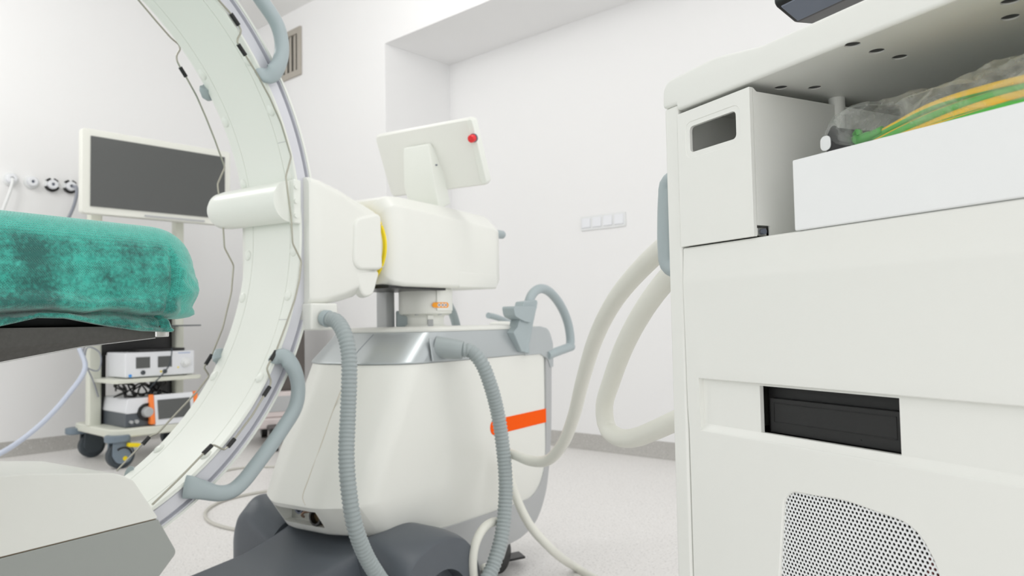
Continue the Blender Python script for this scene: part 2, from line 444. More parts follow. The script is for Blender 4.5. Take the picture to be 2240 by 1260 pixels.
def wlp(a, b, z): return V(WL.wor(a, b, z))
g = gpos[0]
tag(obj('gas_hose', tube(B(), [wlp(g.x, -0.04, g.z), wlp(g.x - 0.004, -0.075, g.z - 0.02), wlp(g.x - 0.02, -0.085, g.z - 0.09), wlp(g.x - 0.07, -0.08, g.z - 0.26), wlp(g.x - 0.16, -0.08, g.z - 0.55), wlp(g.x - 0.30, -0.1, g.z - 1.1), wlp(g.x - 0.5, -0.25, 0.30)], 0.010, step=0.02), M['whitehose']),
    'white hose hanging from the first gas outlet on the left wall', 'hose', 'hoses hanging from the gas outlets')
g = gpos[3]
tag(obj('gas_hose', tube(B(), [wlp(g.x + 0.012, -0.04, g.z), wlp(g.x + 0.016, -0.09, g.z - 0.012), wlp(g.x + 0.014, -0.10, g.z - 0.07), wlp(g.x - 0.01, -0.09, g.z - 0.18), wlp(g.x - 0.10, -0.08, g.z - 0.38), wlp(g.x - 0.30, -0.08, g.z - 0.75), wlp(g.x - 0.60, -0.1, g.z - 1.15), wlp(g.x - 0.8, -0.2, 0.32)], 0.011, step=0.02), M['greyhose']),
    'grey hose hanging from the black and white outlet beside the big screen', 'hose', 'hoses hanging from the gas outlets')

# ================================================================== INSTRUMENT TOWER by the left wall
T = Fr((-2.435, 4.566), 48.6)
tw = empty('instrument_tower', T.o, T.ang, 'cream wheeled instrument tower with a large dark screen, standing by the left wall', 'equipment tower')
bm = prism_z(B(), rrect(-0.04, 0.66, -0.05, 0.64, 0.07, 6), 0.185, 0.238); obj('base_platform', bm, M['tower'], tw, 0.012, 3)
for (x, y) in ((0.0, -0.01), (0.62, -0.01), (-0.02, 0.6), (0.62, 0.6)):
    bm = prism_z(B(), rrect(x - 0.07, x + 0.07, y - 0.06, y + 0.06, 0.05, 5), 0.163, 0.205); obj('corner_bumper', bm, M['caster'], tw, 0.008)
for k, (x, y) in enumerate(((0.02, 0.0), (0.60, 0.0), (0.06, 0.585), (0.60, 0.585))):
    w = obj('caster', lathe(B(), (x, y - 0.028, 0.078), (0, 1, 0), [(0, 0.03), (0, 0.06), (0.006, 0.078), (0.05, 0.078), (0.056, 0.06), (0.056, 0.03)]), M['rubber'], tw)
    fk = rpoly([(x - 0.055, 0.166), (x + 0.045, 0.166), (x + 0.062, 0.085), (x + 0.04, 0.035), (x - 0.03, 0.030), (x - 0.06, 0.08)], [0.01, 0.02, 0.04, 0.04, 0.04, 0.03], 5)
    obj('fork', prism_y(prism_y(B(), fk, y - 0.046, y - 0.031), fk, y + 0.031, y + 0.046), M['caster'] if y < 0.1 else M['rubber'], w, 0.003)
    if y < 0.1:
        obj('brake_lever', obox(B(), (x + 0.052, y - 0.070, 0.140), (0.036, 0, -0.006), (0, 0.022, 0), (0.002, 0, 0.012)), M['yellow'], w, 0.006)
        obj('hub_cap', cyl(B(), (x + 0.012, y - 0.0475, 0.062), (x + 0.012, y - 0.0455, 0.062), 0.0135), M['yellow'], w)
        bm = B(); rings = []
        for k2 in range(11):
            t = math.radians(10 + 120 * k2 / 10); rings.append([(x + r_ * math.cos(t), yy, 0.078 + r_ * math.sin(t)) for r_, yy in ((0.045, y - 0.0455), (0.056, y - 0.0455), (0.056, y - 0.049), (0.045, y - 0.049))])
        obj('wheel_guard', loft(bm, rings), M['black'], w)
for (x0, x1) in ((-0.045, 0.031), (0.505, 0.566)):
    obj('post', prism_z(B(), rrect(x0, x1, 0.33, 0.40, 0.012), 0.238, 1.72), M['tower'], tw)
bm = box(B(), 0.031, 0.505, 0.385, 0.40, 0.68, 1.5); obj('back_panel', bm, M['black'], tw)
bm = box(B(), 0.031, 0.065, 0.36, 0.40, 0.238, 0.68); obj('back_panel', bm, M['black'], tw)
bm = box(B(), 0.36, 0.505, 0.385, 0.40, 0.238, 0.68); obj('back_panel', bm, M['black'], tw)
for z, th, m_ in ((0.514, 0.024, 'tower'), (0.862, 0.008, 'rubber')):
    obj('shelf', prism_z(B(), rrect(-0.02, 0.53, -0.02, 0.36, 0.03), z, z + th), M[m_], tw, 0.003)
# the big screen
mon = obj('monitor', prism_y(B(), rrect(-0.175, 0.79, 1.565, 2.095, 0.02, 5), 0.10, 0.155), M['bezel'], tw, 0.008)
obj('screen', box(B(), -0.125, 0.745, 0.093, 0.102, 1.612, 2.050), M['screen'], mon)
obj('mount_arm', box(B(), 0.18, 0.40, 0.15, 0.36, 1.66, 1.80), M['tower'], tw, 0.01)
obj('control_strip', box(B(), 0.20, 0.60, 0.094, 0.101, 1.577, 1.588), M['skirt'], mon)

# white light source on the middle shelf
z0 = 0.5385
u = empty('light_source_unit', T.wor(0.278, 0.03, z0), T.ang, 'white boxy light source with two dark displays on the tower middle shelf', 'medical device')
obj('case', box(B(), -0.22, 0.22, 0.0, 0.30, 0.006, 0.163), M['device'], u, 0.008, 3)
for x in (-0.17, 0.17):
    for y in (0.04, 0.26): obj('foot', cyl(B(), (x, y, 0), (x, y, 0.008), 0.014), M['black'], u)
for x0, x1 in ((-0.155, -0.070), (-0.02, 0.068)):
    obj('display', box(B(), x0, x1, -0.004, 0.002, 0.062, 0.132), M['screen'], u)
    obj('jack', lathe(B(), ((x0 + x1) / 2, 0.001, 0.034), (0, -1, 0), [(0, 0.014), (0.006, 0.014), (0.006, 0.007), (0.001, 0.006)]), M['rubber'], u)
obj('knob', lathe(B(), (0.158, 0.001, 0.085), (0, -1, 0), [(0, 0.032), (0.012, 0.032), (0.014, 0.022), (0.03, 0.020), (0.032, 0.016)]), M['whitehose'], u)
obj('logo_mark', box(B(), 0.11, 0.19, -0.002, 0.001, 0.146, 0.151), M['logo'], u)
obj('indicator', cyl(B(), (-0.190, 0.001, 0.018), (-0.190, -0.003, 0.018), 0.010), M['bluedot'], u)
obj('indicator', cyl(B(), (0.0, 0.001, 0.034), (0.0, -0.003, 0.034), 0.006), M['yellow'], u)
obj('indicator', cyl(B(), (0.11, 0.001, 0.055), (0.11, -0.003, 0.055), 0.005), M['yellow'], u)
tag(obj('instrument_tray', prism_z(B(), rrect(-0.12, 0.17, -0.12, 0.1, 0.02), 0, 0.018), M['black'], None, 0.004), 'flat black tray lying on top of the white light source', 'tray')
o = bpy.data.objects['instrument_tray']; o.location = T.wor(0.278, 0.17, z0 + 0.1635); o.rotation_euler = (0, 0, T.ang)

# pump with roller head on the bottom platform
z0 = 0.2385
u = empty('roller_pump', T.wor(0.05, 0.0, z0), T.ang, 'grey and white pump with a round roller head on the bottom of the tower', 'medical device')
obj('lower_case', prism_x(B(), rpoly([(0.0, 0.0), (0.40, 0.0), (0.40, 0.12), (0.0, 0.12)], 0.01), 0.0, 0.36), M['dkgrey'], u, 0.006)
obj('upper_case', prism_y(B(), rpoly([(-0.006, 0.085), (0.07, 0.085), (0.08, 0.12), (0.36, 0.12), (0.36, 0.178), (0.01, 0.178)], 0.012), -0.006, 0.40), M['device'], u, 0.006)
rh = obj('roller_head', lathe(B(), (0.125, -0.002, 0.088), (0, -1, 0), [(0, 0.055), (0.012, 0.055), (0.012, 0.046), (0.006, 0.044)]), M['black'], u)
obj('rotor', lathe(B(), (0.125, -0.004, 0.088), (0, -1, 0), [(0, 0.036), (0.035, 0.030), (0.04, 0.024)]), M['skirt'], rh)
obj('tube_clip', obox(B(), (0.175, -0.012, 0.045), (0.024, 0, 0), (0, 0.012, 0), (0, 0, 0.012)), M['orange'], u, 0.004)
obj('jack', cyl(B(), (0.062, 0.0, 0.035), (0.062, -0.02, 0.035), 0.012), M['skirt'], u)
obj('jack', cyl(B(), (0.030, 0.0, 0.035), (0.030, -0.02, 0.035), 0.010), M['skirt'], u)
# touch console beside it
u = empty('touch_console', T.wor(0.33, -0.03, z0), T.ang, 'white touch screen console with orange sides on the bottom of the tower', 'medical device')
obj('body', prism_x(B(), rpoly([(-0.02, 0.0), (0.028, 0.0), (0.028, 0.19), (0.012, 0.19)], 0.006), -0.118, 0.135), M['device'], u, 0.004)
for x0, x1 in ((-0.146, -0.119), (0.136, 0.163)):
    obj('side_cheek', prism_x(B(), rpoly([(-0.022, 0.01), (0.028, 0.01), (0.028, 0.195), (0.008, 0.195)], 0.006), x0, x1), M['cheek'], u, 0.004)
obj('screen', obox(B(), (0.005, -0.0075, 0.098), (0.103, 0, 0), (0, 0.0015, -0.0003), (0, 0.0105, 0.060)), M['screen'], u)

# coiled black lead hanging under the middle shelf
pts = []
for k in range(60):
    t = k / 59
    pts.append(V(T.wor(0.03 + 0.30 * t + 0.022 * math.sin(k * 2.3), 0.10 + 0.05 * math.sin(k * 1.7), 0.466 + 0.042 * math.sin(k * 1.05 + 0.4 * math.sin(k)))))
tag(obj('coiled_lead', tube(B(), pts, 0.0055, n=8, step=0.012), M['black']), 'tangled black coiled lead hung below the tower middle shelf', 'cable')
pts = [V(T.wor(0.33, -0.005, 0.72)), V(T.wor(0.32, -0.03, 0.70)), V(T.wor(0.305, -0.035, 0.62)), V(T.wor(0.26, -0.04, 0.56)), V(T.wor(0.22, -0.04, 0.52)), V(T.wor(0.20, 0.02, 0.47))]
tag(obj('instrument_lead', tube(B(), pts, 0.004, n=8, step=0.012), M['rubber']), 'thin dark lead dangling across the front of the white light source', 'cable')
pts = [V(T.wor(-0.05, 0.30, 0.80)), V(T.wor(-0.10, 0.27, 0.72)), V(T.wor(-0.09, 0.25, 0.62)), V(T.wor(-0.02, 0.25, 0.59)), V(T.wor(0.0, 0.28, 0.70)), V(T.wor(-0.07, 0.28, 0.74)), V(T.wor(-0.09, 0.27, 0.66)), V(T.wor(-0.03, 0.30, 0.52)), V(T.wor(0.0, 0.30, 0.42))]
tag(obj('looped_lead', tube(B(), pts, 0.0045, n=8, step=0.015), M['greyhose']), 'thin grey lead looped over the left post of the instrument tower', 'cable')
# pale blue hose
pts = [V(T.wor(-0.06, 0.33, 1.02)), V(T.wor(-0.12, 0.30, 0.80)), V(at(185, 810, 4.35)), V(at(150, 862, 4.2)), V(at(100, 918, 4.05)), V(at(50, 960, 3.95)), V(at(0, 992, 3.85)), V(at(-120, 1045, 3.7)), V(at(-300, 1085, 3.6))]
tag(obj('air_hose', tube(B(), pts, 0.014, step=0.03), M['bluehose']), 'pale blue hose sloping down to the floor left of the instrument tower', 'hose')

# ================================================================== TROLLEY glimpsed behind the machine
tr = empty('supply_trolley', (-1.74, 5.52, 0), math.radians(24), 'pinkish white trolley with dark upper cabinet and black wheels, half hidden behind the machine', 'trolley')
obj('base', prism_z(B(), rrect(-0.20, 0.24, -0.26, 0.26, 0.03), 0.13, 0.20), M['dusty'], tr, 0.01)
obj('body', prism_z(B(), rrect(-0.16, 0.22, -0.20, 0.22, 0.02), 0.20, 0.38), M['dusty'], tr, 0.01)
obj('cabinet', prism_z(B(), rrect(-0.12, 0.17, -0.12, 0.18, 0.02), 0.38, 1.02), M['brown'], tr, 0.01)
obj('drawer_front', box(B(), -0.10, 0.15, -0.205, -0.195, 0.24, 0.35), M['skirt'], tr, 0.004)
obj('tag', box(B(), 0.13, 0.19, -0.215, -0.199, 0.235, 0.27), M['blue'], tr)
for (x, y) in ((-0.08, -0.43), (-0.08, 0.29), (0.13, 0.15), (0.2, -0.2)):
    obj('caster', lathe(B(), (x - 0.025, y, 0.055), (1, 0, 0), [(0, 0.03), (0.004, 0.055), (0.046, 0.055), (0.05, 0.03)]), M['black'], tr)
    obj('fork', prism_x(B(), rpoly([(y - 0.03, 0.06), (y + 0.03, 0.06), (y + 0.04, 0.15), (y - 0.04, 0.15)], 0.008), x - 0.036, x - 0.026), M['black'], tr)
bm = B(); box(bm, -0.115, -0.045, -0.47, -0.24, 0.125, 0.160); obj('foot_bar', bm, M['black'], tr, 0.01)

# cables on the floor
def fl(px, py, z=0.0): return V(onz(px, py, z))
r = 0.007
pts = [fl(640, 1068, r), fl(600, 1072, r), fl(550, 1080, r), fl(495, 1093, r), fl(462, 1108, r), fl(449, 1122, r), fl(456, 1139, r), fl(480, 1150, r), fl(516, 1158, r), fl(570, 1163, r), fl(640, 1166, r)]
tag(obj('floor_cable', tube(B(), pts, r, n=10, step=0.02), M['floorcable']), 'thin pale cable curving in a loop on the floor beside the grey wheel cover', 'cable')
pts = [fl(490, 1030, r), fl(530, 1023, r), fl(580, 1021, r), fl(640, 1022, r), fl(700, 1028, r)]
tag(obj('power_lead', tube(B(), pts, 0.007, n=10, step=0.03), M['floorcable']), 'thin grey lead lying straight across the floor behind the curved arm', 'cable')

# ================================================================== OPERATING TABLE with its drape
BD = Fr(at(470, 560, 0.87), 60.0)
ot = empty('operating_table', BD.o, BD.ang, 'operating table with a thin dark carbon top, under the teal drape', 'operating table')
rings = []
for x, zb, bev in ((-0.80, 0.812, 0.050), (-0.229, 0.8345, 0.0145), (-0.15, 0.839, 0.006), (-0.073, 0.8408, 0.0012), (-0.0567, 0.8412, 0.0006)):
    rings.append([(x, 0.004, 0.853), (x, 0.004, zb), (x, 0.004 + bev * 0.8, zb - bev), (x, 1.20, zb - bev), (x, 1.20, 0.853)])
obj('tabletop', loft(B(), rings), M['carbon'], ot, 0.0012, 2)
bm = tube(B(), [(-0.80, 0.004 + 0.04, 0.7623), (-0.229, 0.004 + 0.0116, 0.8202), (-0.15, 0.0088, 0.8332), (-0.073, 0.0048, 0.8398)], 0.0007, n=8, smooth=False); obj('edge_highlight', bm, M['chrome'], ot)  # thin bright line added to imitate the highlight along the bevel edge
bm = B(); prism_z(bm, rrect(-0.075, -0.0555, 0.003, 0.03, 0.004), 0.8405, 0.8495); obj('end_cap', bm, M['chrome'], ot, 0.001)
obj('pad', box(B(), -0.80, -0.09, 0.026, 1.18, 0.8535, 0.874), M['pad'], ot, 0.01)
obj('column', prism_z(B(), rrect(-0.55, -0.30, 0.75, 1.05, 0.04), 0.16, 0.765), M['chrome'], ot)
obj('pedestal', prism_z(B(), rrect(-0.95, -0.12, 0.60, 1.20, 0.06), 0.0, 0.16), M['skirt'], ot, 0.02)
obj('column_head', prism_z(B(), rrect(-0.62, -0.25, 0.65, 1.1, 0.04), 0.70, 0.7715), M['skirt'], ot, 0.01)

def drape():
    """closed sheet round the pad: path round the plan, profile over the edge and tucked under"""
    RC = 0.062; X0, Y1 = -0.82, 1.22
    path = []                                       # (point, outward normal, signed s from the corner along the near side)
    nx = 260
    for k in range(nx): path.append((Vector((X0 + 0.05 + (-RC - X0 - 0.05) * k / (nx - 1), 0)), Vector((0, -1)), X0 + 0.05 + (-RC - X0 - 0.05) * k / (nx - 1)))
    for k in range(1, 41):
        t = -PI / 2 + PI / 2 * k / 40; n = Vector((math.cos(t), math.sin(t))); path.append((Vector((-RC, RC)) + RC * n, n, -RC + 0.1 * k / 40))
    for k in range(1, 80): path.append((Vector((0, RC + (Y1 - 0.05 - RC) * k / 79)), Vector((1, 0)), 0.04 + k / 79))
    for k in range(0, 9):
        t = PI / 2 * k / 8; n = Vector((math.cos(t), math.sin(t))); path.append((Vector((-0.05, Y1 - 0.05)) + 0.05 * n, n, 2))
    for k in range(0, 9):
        t = PI / 2 + PI / 2 * k / 8; n = Vector((math.cos(t), math.sin(t))); path.append((Vector((X0 + 0.05, Y1 - 0.05)) + 0.05 * n, n, 2))
    for k in range(0, 9):
        t = PI + PI / 2 * k / 8; n = Vector((math.cos(t), math.sin(t))); path.append((Vector((X0 + 0.05, 0.05)) + 0.05 * n, n, 2))
    # profile: (inset, height, weight of bulge, layer)
    prof = []
    for k in range(11):
        t = PI / 2 * k / 10; prof.append((0.045 * (1 - math.sin(t)), 0.921 + 0.045 * math.cos(t), 0.2 + 0.5 * k / 10, 0))
    for k in range(1, 15):
        u = k / 14; prof.append((-0.002 * math.sin(PI * u), 0.921 - 0.042 * u, 1.0, 0))
    low = [(-0.002, 0.876, 1), (-0.0015, 0.873, 1), (0.001, 0.8705, 1), (0.007, 0.8692, 1), (0.013, 0.8684, 1), (0.0155, 0.8665, 2), (0.012, 0.8648, 2), (0.006, 0.8635, 2), (0.002, 0.861, 2), (0.0006, 0.858, 2), (0.0, 0.855, 2), (0.0005, 0.852, 2), (0.001, 0.8495, 2), (0.003, 0.848, 2), (0.010, 0.8478, 2)]
    def sm(a, b, x):
        t = max(0, min(1, (x - a) / (b - a))); return t * t * (3 - 2 * t)
    bm = B(); rows = []
    for ip, (p, n, s) in enumerate(path):
        row = []
        onside = 1 - sm(-0.075, -0.05, s)           # near side before the corner
        crn = sm(-0.062, -0.045, s) * (1 - sm(0.05, 0.3, s))
        hem = float(np.interp(s, [-0.8, -0.6, -0.45, -0.32, -0.229, -0.195, -0.168, -0.13, -0.09, -0.057], [.853, .857, .851, .854, .8558, .8635, .8628, .8548, .8487, .8470]))
        crease = float(np.interp(s, [-0.8, -0.55, -0.4, -0.3, -0.229, -0.185, -0.15, -0.13, -0.11, -0.09, -0.07, -0.05], [.001, -.003, .002, -.001, .0, .0025, -.0008, .0028, .0022, -.0022, -.0032, -.003]))
        for (ins, z, wgt, *l) in [(a, b, c, 0) for a, b, c, d in prof] + [(a, b, 1, c) for a, b, c in low]:
            lay = l[0]
            q = Vector((s * 9, z * 26, 3.1)); d = 0.0016 * noise.noise(q) + 0.0009 * noise.noise(q * 2.7)
            zz = z; ii = ins
            # loose folds near the tuck
            f = math.exp(-((z - 0.876) / 0.011) ** 2) if lay < 2 else 0
            rg = 1 - 2 * abs(noise.noise(Vector((s * 11 + z * 40, 1.7, z * 45))))
            d += f * (0.0055 * rg + 0.0030 * noise.noise(Vector((s * 31, 4.2, z * 30))) + 0.0012)
            if lay == 0 and z < 0.9: zz += crease * (0.9 - z) / 0.03
            if lay == 1: zz += crease
            if lay == 2:
                w = sm(0.8675, 0.857, z)
                zz = zz + crease * (1 - w); zz = zz * (1 - w) + (hem + (z - 0.8495) * 0.35) * w
                d += 0.0042 * (1 - 2 * abs(noise.noise(Vector((s * 15 - z * 60, z * 50, 9.2))))) * (1 - abs(2 * w - 1) * 0.6) + 0.0022 * math.exp(-((s + 0.098) / 0.016) ** 2)
                d += 0.0030 * math.sin((s * 75) + (z - 0.85) * 420) * math.exp(-((s + 0.09) / 0.03) ** 2)
                ii += 0.060 * sm(-0.0605, -0.050, s) * (1 - sm(0.3, 0.6, s)) * sm(0.8685, 0.866, z)   # the under layer ends at the corner
            # the corner is folded like a parcel: a flap edge just before the corner
            if z < 0.948:
                e = sm(0.948, 0.92, z)
                edge = -0.0545 - 0.010 * sm(0.90, 0.872, z)
                flap = sm(edge - 0.0015, edge + 0.0008, s) * (1 - sm(edge + 0.012, 0.0, s))
                d += 0.0058 * flap * e
                d -= 0.0026 * math.exp(-((s - edge + 0.003) / 0.003) ** 2) * e
                # pleats radiating from the lower corner
                rg = 1 - 2.6 * abs(noise.noise(Vector(((s + 0.06) * 34 + (z - 0.87) * 46, 7.3, (z - 0.87) * 9))))
                d += 0.0042 * e * max(crn, 0.35 * flap) * rg * sm(0.935, 0.885, z)
                d += 0.0020 * e * crn * noise.noise(Vector((s * 60, z * 50, 2.2)))
                # corner bulges outward at mid height then gathers to the tuck
                d -= 0.010 * crn * sm(0.895, 0.868, z)
                if lay < 2: zz -= 0.004 * crn * sm(0.89, 0.872, z)
            off = -ii + d * wgt
            row.append(bm.verts.new((p.x + n.x * off, p.y + n.y * off, zz)))
        rows.append(row)
    N = len(rows)
    for i in range(N):
        A, C2 = rows[i], rows[(i + 1) % N]
        for j in range(len(A) - 1): bm.faces.new((A[j], C2[j], C2[j + 1], A[j + 1]))
    bm.faces.new([r[0] for r in rows])
    return bm
dp = obj('surgical_drape', drape(), M['drape'], None, ang=75)
dp.location = BD.o; dp.rotation_euler = (0, 0, BD.ang)
tag(dp, 'teal nonwoven drape tucked round the end of the operating table', 'drape')
md = dp.modifiers.new('cloth', 'SOLIDIFY'); md.thickness = 0.0008; md.offset = 1

# ================================================================== THE C-ARM MACHINE
MT = math.radians(57.5)
_S = np.array([math.cos(MT), math.sin(MT), 0]); _N = np.array([-math.sin(MT), math.cos(MT), 0])
MO = _S * 1.855 + _N * 1.54
MF = Fr(MO, 57.5)
ca = empty('c_arm_machine', MO, MT, 'large white mobile imaging machine with a big C shaped arm on a grey wheeled base', 'medical imaging machine')

# --- main body
def plan(af, ac, hc, hs, ar, r=(0.05, 0.09)):
    """outline of a level: nose at af, nose corners (ac, +-hc), sides +-hs, rear ar"""
    h = [(ar, -hs), (ar, hs), (-0.12, hs), (ac, hc), (af, hc * 0.42), (af, -hc * 0.42), (ac, -hc), (-0.12, -hs)]
    return rpoly(h, [r[0], r[0], 0.15, r[1], 0.10, 0.10, r[1], 0.15], 6)
def lv(z, *a, **k): return [(p.x, p.y, z) for p in plan(*a, **k)]
def lvd(z, dz, *a, **k): return [(p.x, p.y, z - dz * max(0.0, min(1.0, (p.x + 0.42) / 0.24))) for p in plan(*a, **k)]
bm = loft(B(), [lvd(0.300, 0.062, -0.455, -0.385, 0.185, 0.205, 0.465), lvd(0.308, 0.062, -0.468, -0.395, 0.19, 0.208, 0.468), lv(0.383, -0.520, -0.450, 0.197, 0.2128, 0.468), lv(0.392, -0.519, -0.449, 0.197, 0.2128, 0.468),
                lv(0.50, -0.468, -0.405, 0.198, 0.2128, 0.468), lv(0.62, -0.400, -0.338, 0.20, 0.2128, 0.468), lv(0.737, -0.340, -0.280, 0.20, 0.2128, 0.468)])
body = obj('body', bm, M['white'], ca, 0.006, 3, ang=28)
# recess with connectors low on the front
def fpt(px, py, a=-0.49): return MF.pa(px, py, a)
cA = MF.pb(632, 1100, 0.10); 
cc = Vector((-0.475, 0.005, 0.335))
bm = obox(B(), (-0.495, 0.010, 0.347), (0.05, 0, 0.0), (0, 0.082, 0), (0, 0, 0.024)); cutter(body, [bm])
obj('connector_panel', obox(B(), (-0.4430, 0.010, 0.347), (0.002, 0, 0), (0, 0.0815, 0), (0, 0, 0.0235)), M['white'], ca)
s1 = obj('round_connector', lathe(B(), (-0.446, -0.032, 0.345), (-1, 0, 0), [(0, 0.0235), (0.026, 0.0235), (0.030, 0.021), (0.030, 0.016), (0.012, 0.015)]), M['black'], ca)
obj('collar', lathe(B(), (-0.446, -0.032, 0.345), (-1, 0, 0), [(0, 0.027), (0.014, 0.027), (0.016, 0.0235)]), mat('brass', (150, 130, 100), 0.35, 0.7), s1)
obj('chain', tube(B(), [(-0.464, -0.010, 0.356), (-0.476, 0.004, 0.356), (-0.474, 0.018, 0.346), (-0.460, 0.026, 0.337)], 0.0035, n=8, step=0.004), mat('copper', (150, 122, 104), 0.4, 0.5), s1)
obj('small_connector', lathe(B(), (-0.446, 0.048, 0.356), (-1, 0, 0), [(0, 0.0145), (0.014, 0.0145), (0.014, 0.010), (0.006, 0.009)]), M['ink'], ca)
# seam down the nose and round the sides
pts = [hit(body, x, y, MF)[0] for x, y in ((774, 792), (752, 840), (728, 900), (700, 980), (676, 1045), (662, 1088), (668, 1105))]
obj('panel_seam', tube(B(), [p for p in pts if p], 0.0011, n=8, step=0.01), mat('seam_tan', (206, 200, 184), 0.6), ca)
# --- deck: silver band and white top plate
bm = loft(B(), [lv(0.738, -0.342, -0.282, 0.203, 0.216, 0.445), lv(0.742, -0.343, -0.283, 0.204, 0.217, 0.445), lv(0.80, -0.27, -0.215, 0.197, 0.208, 0.445), lv(0.826, -0.235, -0.185, 0.192, 0.203, 0.445)])
deck = obj('deck_band', bm, M['silver'], ca, 0.002, 2, ang=28)
pts = [hit(deck, x, y, MF)[0] for x, y in ((817, 732), (800, 750), (779, 774), (776, 783))]
obj('panel_seam', tube(B(), [p for p in pts if p], 0.0009, n=8, step=0.008), M['ink'], deck)
obj('deck_top', loft(B(), [lv(0.826, -0.236, -0.186, 0.193, 0.204, 0.43), lv(0.832, -0.238, -0.188, 0.194, 0.205, 0.432), lv(0.839, -0.225, -0.175, 0.182, 0.195, 0.42), lv(0.841, -0.20, -0.15, 0.16, 0.17, 0.40)]), M['white'], ca)
# rear silver cheek, grey trim up the back
bm = B()
prism_y(bm, rpoly([(0.296, 0.735), (0.40, 0.735), (0.452, 0.715), (0.468, 0.685), (0.49, 0.685), (0.49, 0.77), (0.462, 0.824), (0.40, 0.833), (0.27, 0.829), (0.262, 0.815)], [0, 0.03, 0.03, 0.002, 0.002, 0.03, 0.05, 0.03, 0.002, 0.002], 5), -0.2185, 0.2185)
obj('rear_cheek', bm, M['silver'], ca, 0.004, 2)
bm = B()
opx = [(1207, 780), (1206, 940), (1202, 1016), (1193, 1082), (1175, 1136), (1145, 1172), (1112, 1192)]
spx = [(964, 1157), (1000, 1146), (1050, 1130), (1091, 1116), (1140, 1098), (1165, 1086), (1181, 1062), (1190, 1030), (1194, 985), (1195, 870), (1195, 780)]
def sm2(pix):
    L = spline([Vector((MF.pb(x, y, -0.2140).x, 0, MF.pb(x, y, -0.2140).z)) for x, y in pix], 0.012); return [(p.x, p.z) for p in L]
out = sm2(opx) + [(0.15, 0.095), (-0.20, 0.095), (-0.24, 0.18), (-0.20, 0.262)] + sm2(spx)
prism_y(bm, out, -0.2140, 0.2140)
obj('skirt', bm, M['skirt'], ca, 0.0012, 2)
# seams and stripe lie on the side: thin pieces
for s in (-1,):
    se = MF.pb(1194.5, 905, -0.2142).x
    bm = prism_y(B(), rpoly([(0.085, 0.4925), (se, 0.4925), (se, 0.5405), (0.085, 0.5405)], [0.024, 0, 0, 0.024], 8), s * 0.2142, s * 0.2120)
    obj('orange_stripe', bm, M['orange'], ca)

# --- wheel covers, front leg, wheels
def cover_right():
    inn = [(-0.462, 0.05), (-0.462, 0.20), (-0.458, 0.270), (-0.44, 0.303), (-0.376, 0.311), (-0.299, 0.312), (-0.226, 0.289), (-0.165, 0.262), (-0.112, 0.229), (-0.09, 0.15), (-0.088, 0.05)]
    end = [(-0.485, 0.05), (-0.484, 0.15), (-0.470, 0.215), (-0.440, 0.256), (-0.372, 0.284), (-0.300, 0.289), (-0.245, 0.277), (-0.205, 0.250), (-0.172, 0.205), (-0.155, 0.14), (-0.152, 0.05)]
    rings = []
    for b, f, dz in ((0.17, 0.0, -0.008), (0.20, 0.0, 0.0), (0.25, 0.22, 0.003), (0.30, 0.62, 0.004), (0.325, 0.9, 0.003), (0.334, 0.97, 0.0006), (0.3375, 1.0, -0.002)):
        c = [Vector((a[0] * (1 - f) + e[0] * f, 0, a[1] * (1 - f) + e[1] * f + (dz if a[1] > 0.1 else 0))) for a, e in zip(inn, end)]
        L = []
        for i in range(len(c) - 1):
            q0 = c[max(i - 1, 0)]; q1 = c[i]; q2 = c[i + 1]; q3 = c[min(i + 2, len(c) - 1)]
            for k in range(5):
                t = k / 5; L.append(0.5 * ((2 * q1) + (q2 - q0) * t + (2 * q0 - 5 * q1 + 4 * q2 - q3) * t * t + (3 * q1 - q0 - 3 * q2 + q3) * t ** 3))
        L.append(c[-1]); rings.append([(p.x, -b, p.z) for p in L])
    return rings
def fender(s):
    rings = []
    for b, top, m0, m1, af, ab in ((0.17, 0.292, -0.41, -0.34, -0.456, -0.13), (0.215, 0.318, -0.41, -0.35, -0.457, -0.13), (0.25, 0.338, -0.41, -0.355, -0.457, -0.13), (0.28, 0.350, -0.41, -0.36, -0.456, -0.135), (0.302, 0.350, -0.405, -0.355, -0.455, -0.14),
                                    (0.318, 0.337, -0.40, -0.34, -0.454, -0.15), (0.329, 0.316, -0.39, -0.32, -0.452, -0.165), (0.336, 0.292, -0.38, -0.28, -0.450, -0.185), (0.3375, 0.284, -0.375, -0.27, -0.448, -0.192)):
        pr = rpoly([(af, 0.05), (af, top - 0.045), (m0, top), (m1, top), (m1 + 0.10, top - 0.045), (ab, top - 0.115), (ab + 0.01, 0.05)], [0.01, 0.04, 0.10, 0.12, 0.25, 0.08, 0.02], 7)
        rings.append([(p.x, s * b, p.y) for p in pr])
    if s < 0: rings = cover_right()
    f = obj('wheel_cover', loft(B(), rings), M['dkgrey'], ca, 0, ang=50)
    arch = B(); cyl(arch, (-0.322, s * 0.298, 0.10), (-0.322, s * 0.40, 0.10), 0.113, n=40)
    cutter(f, [arch])
    w = obj('wheel', lathe(B(), (-0.322, s * 0.301, 0.0875), (0, s, 0), [(0, 0.05), (0, 0.078), (0.006, 0.0875), (0.03, 0.0875), (0.036, 0.078), (0.036, 0.05)]), M['black'], ca)
    obj('hub', lathe(B(), (-0.322, s * 0.3365, 0.0875), (0, s, 0), [(0, 0.05), (0.004, 0.05), (0.006, 0.02)]), M['skirt'], w)
fender(-1); fender(1)
rings = []
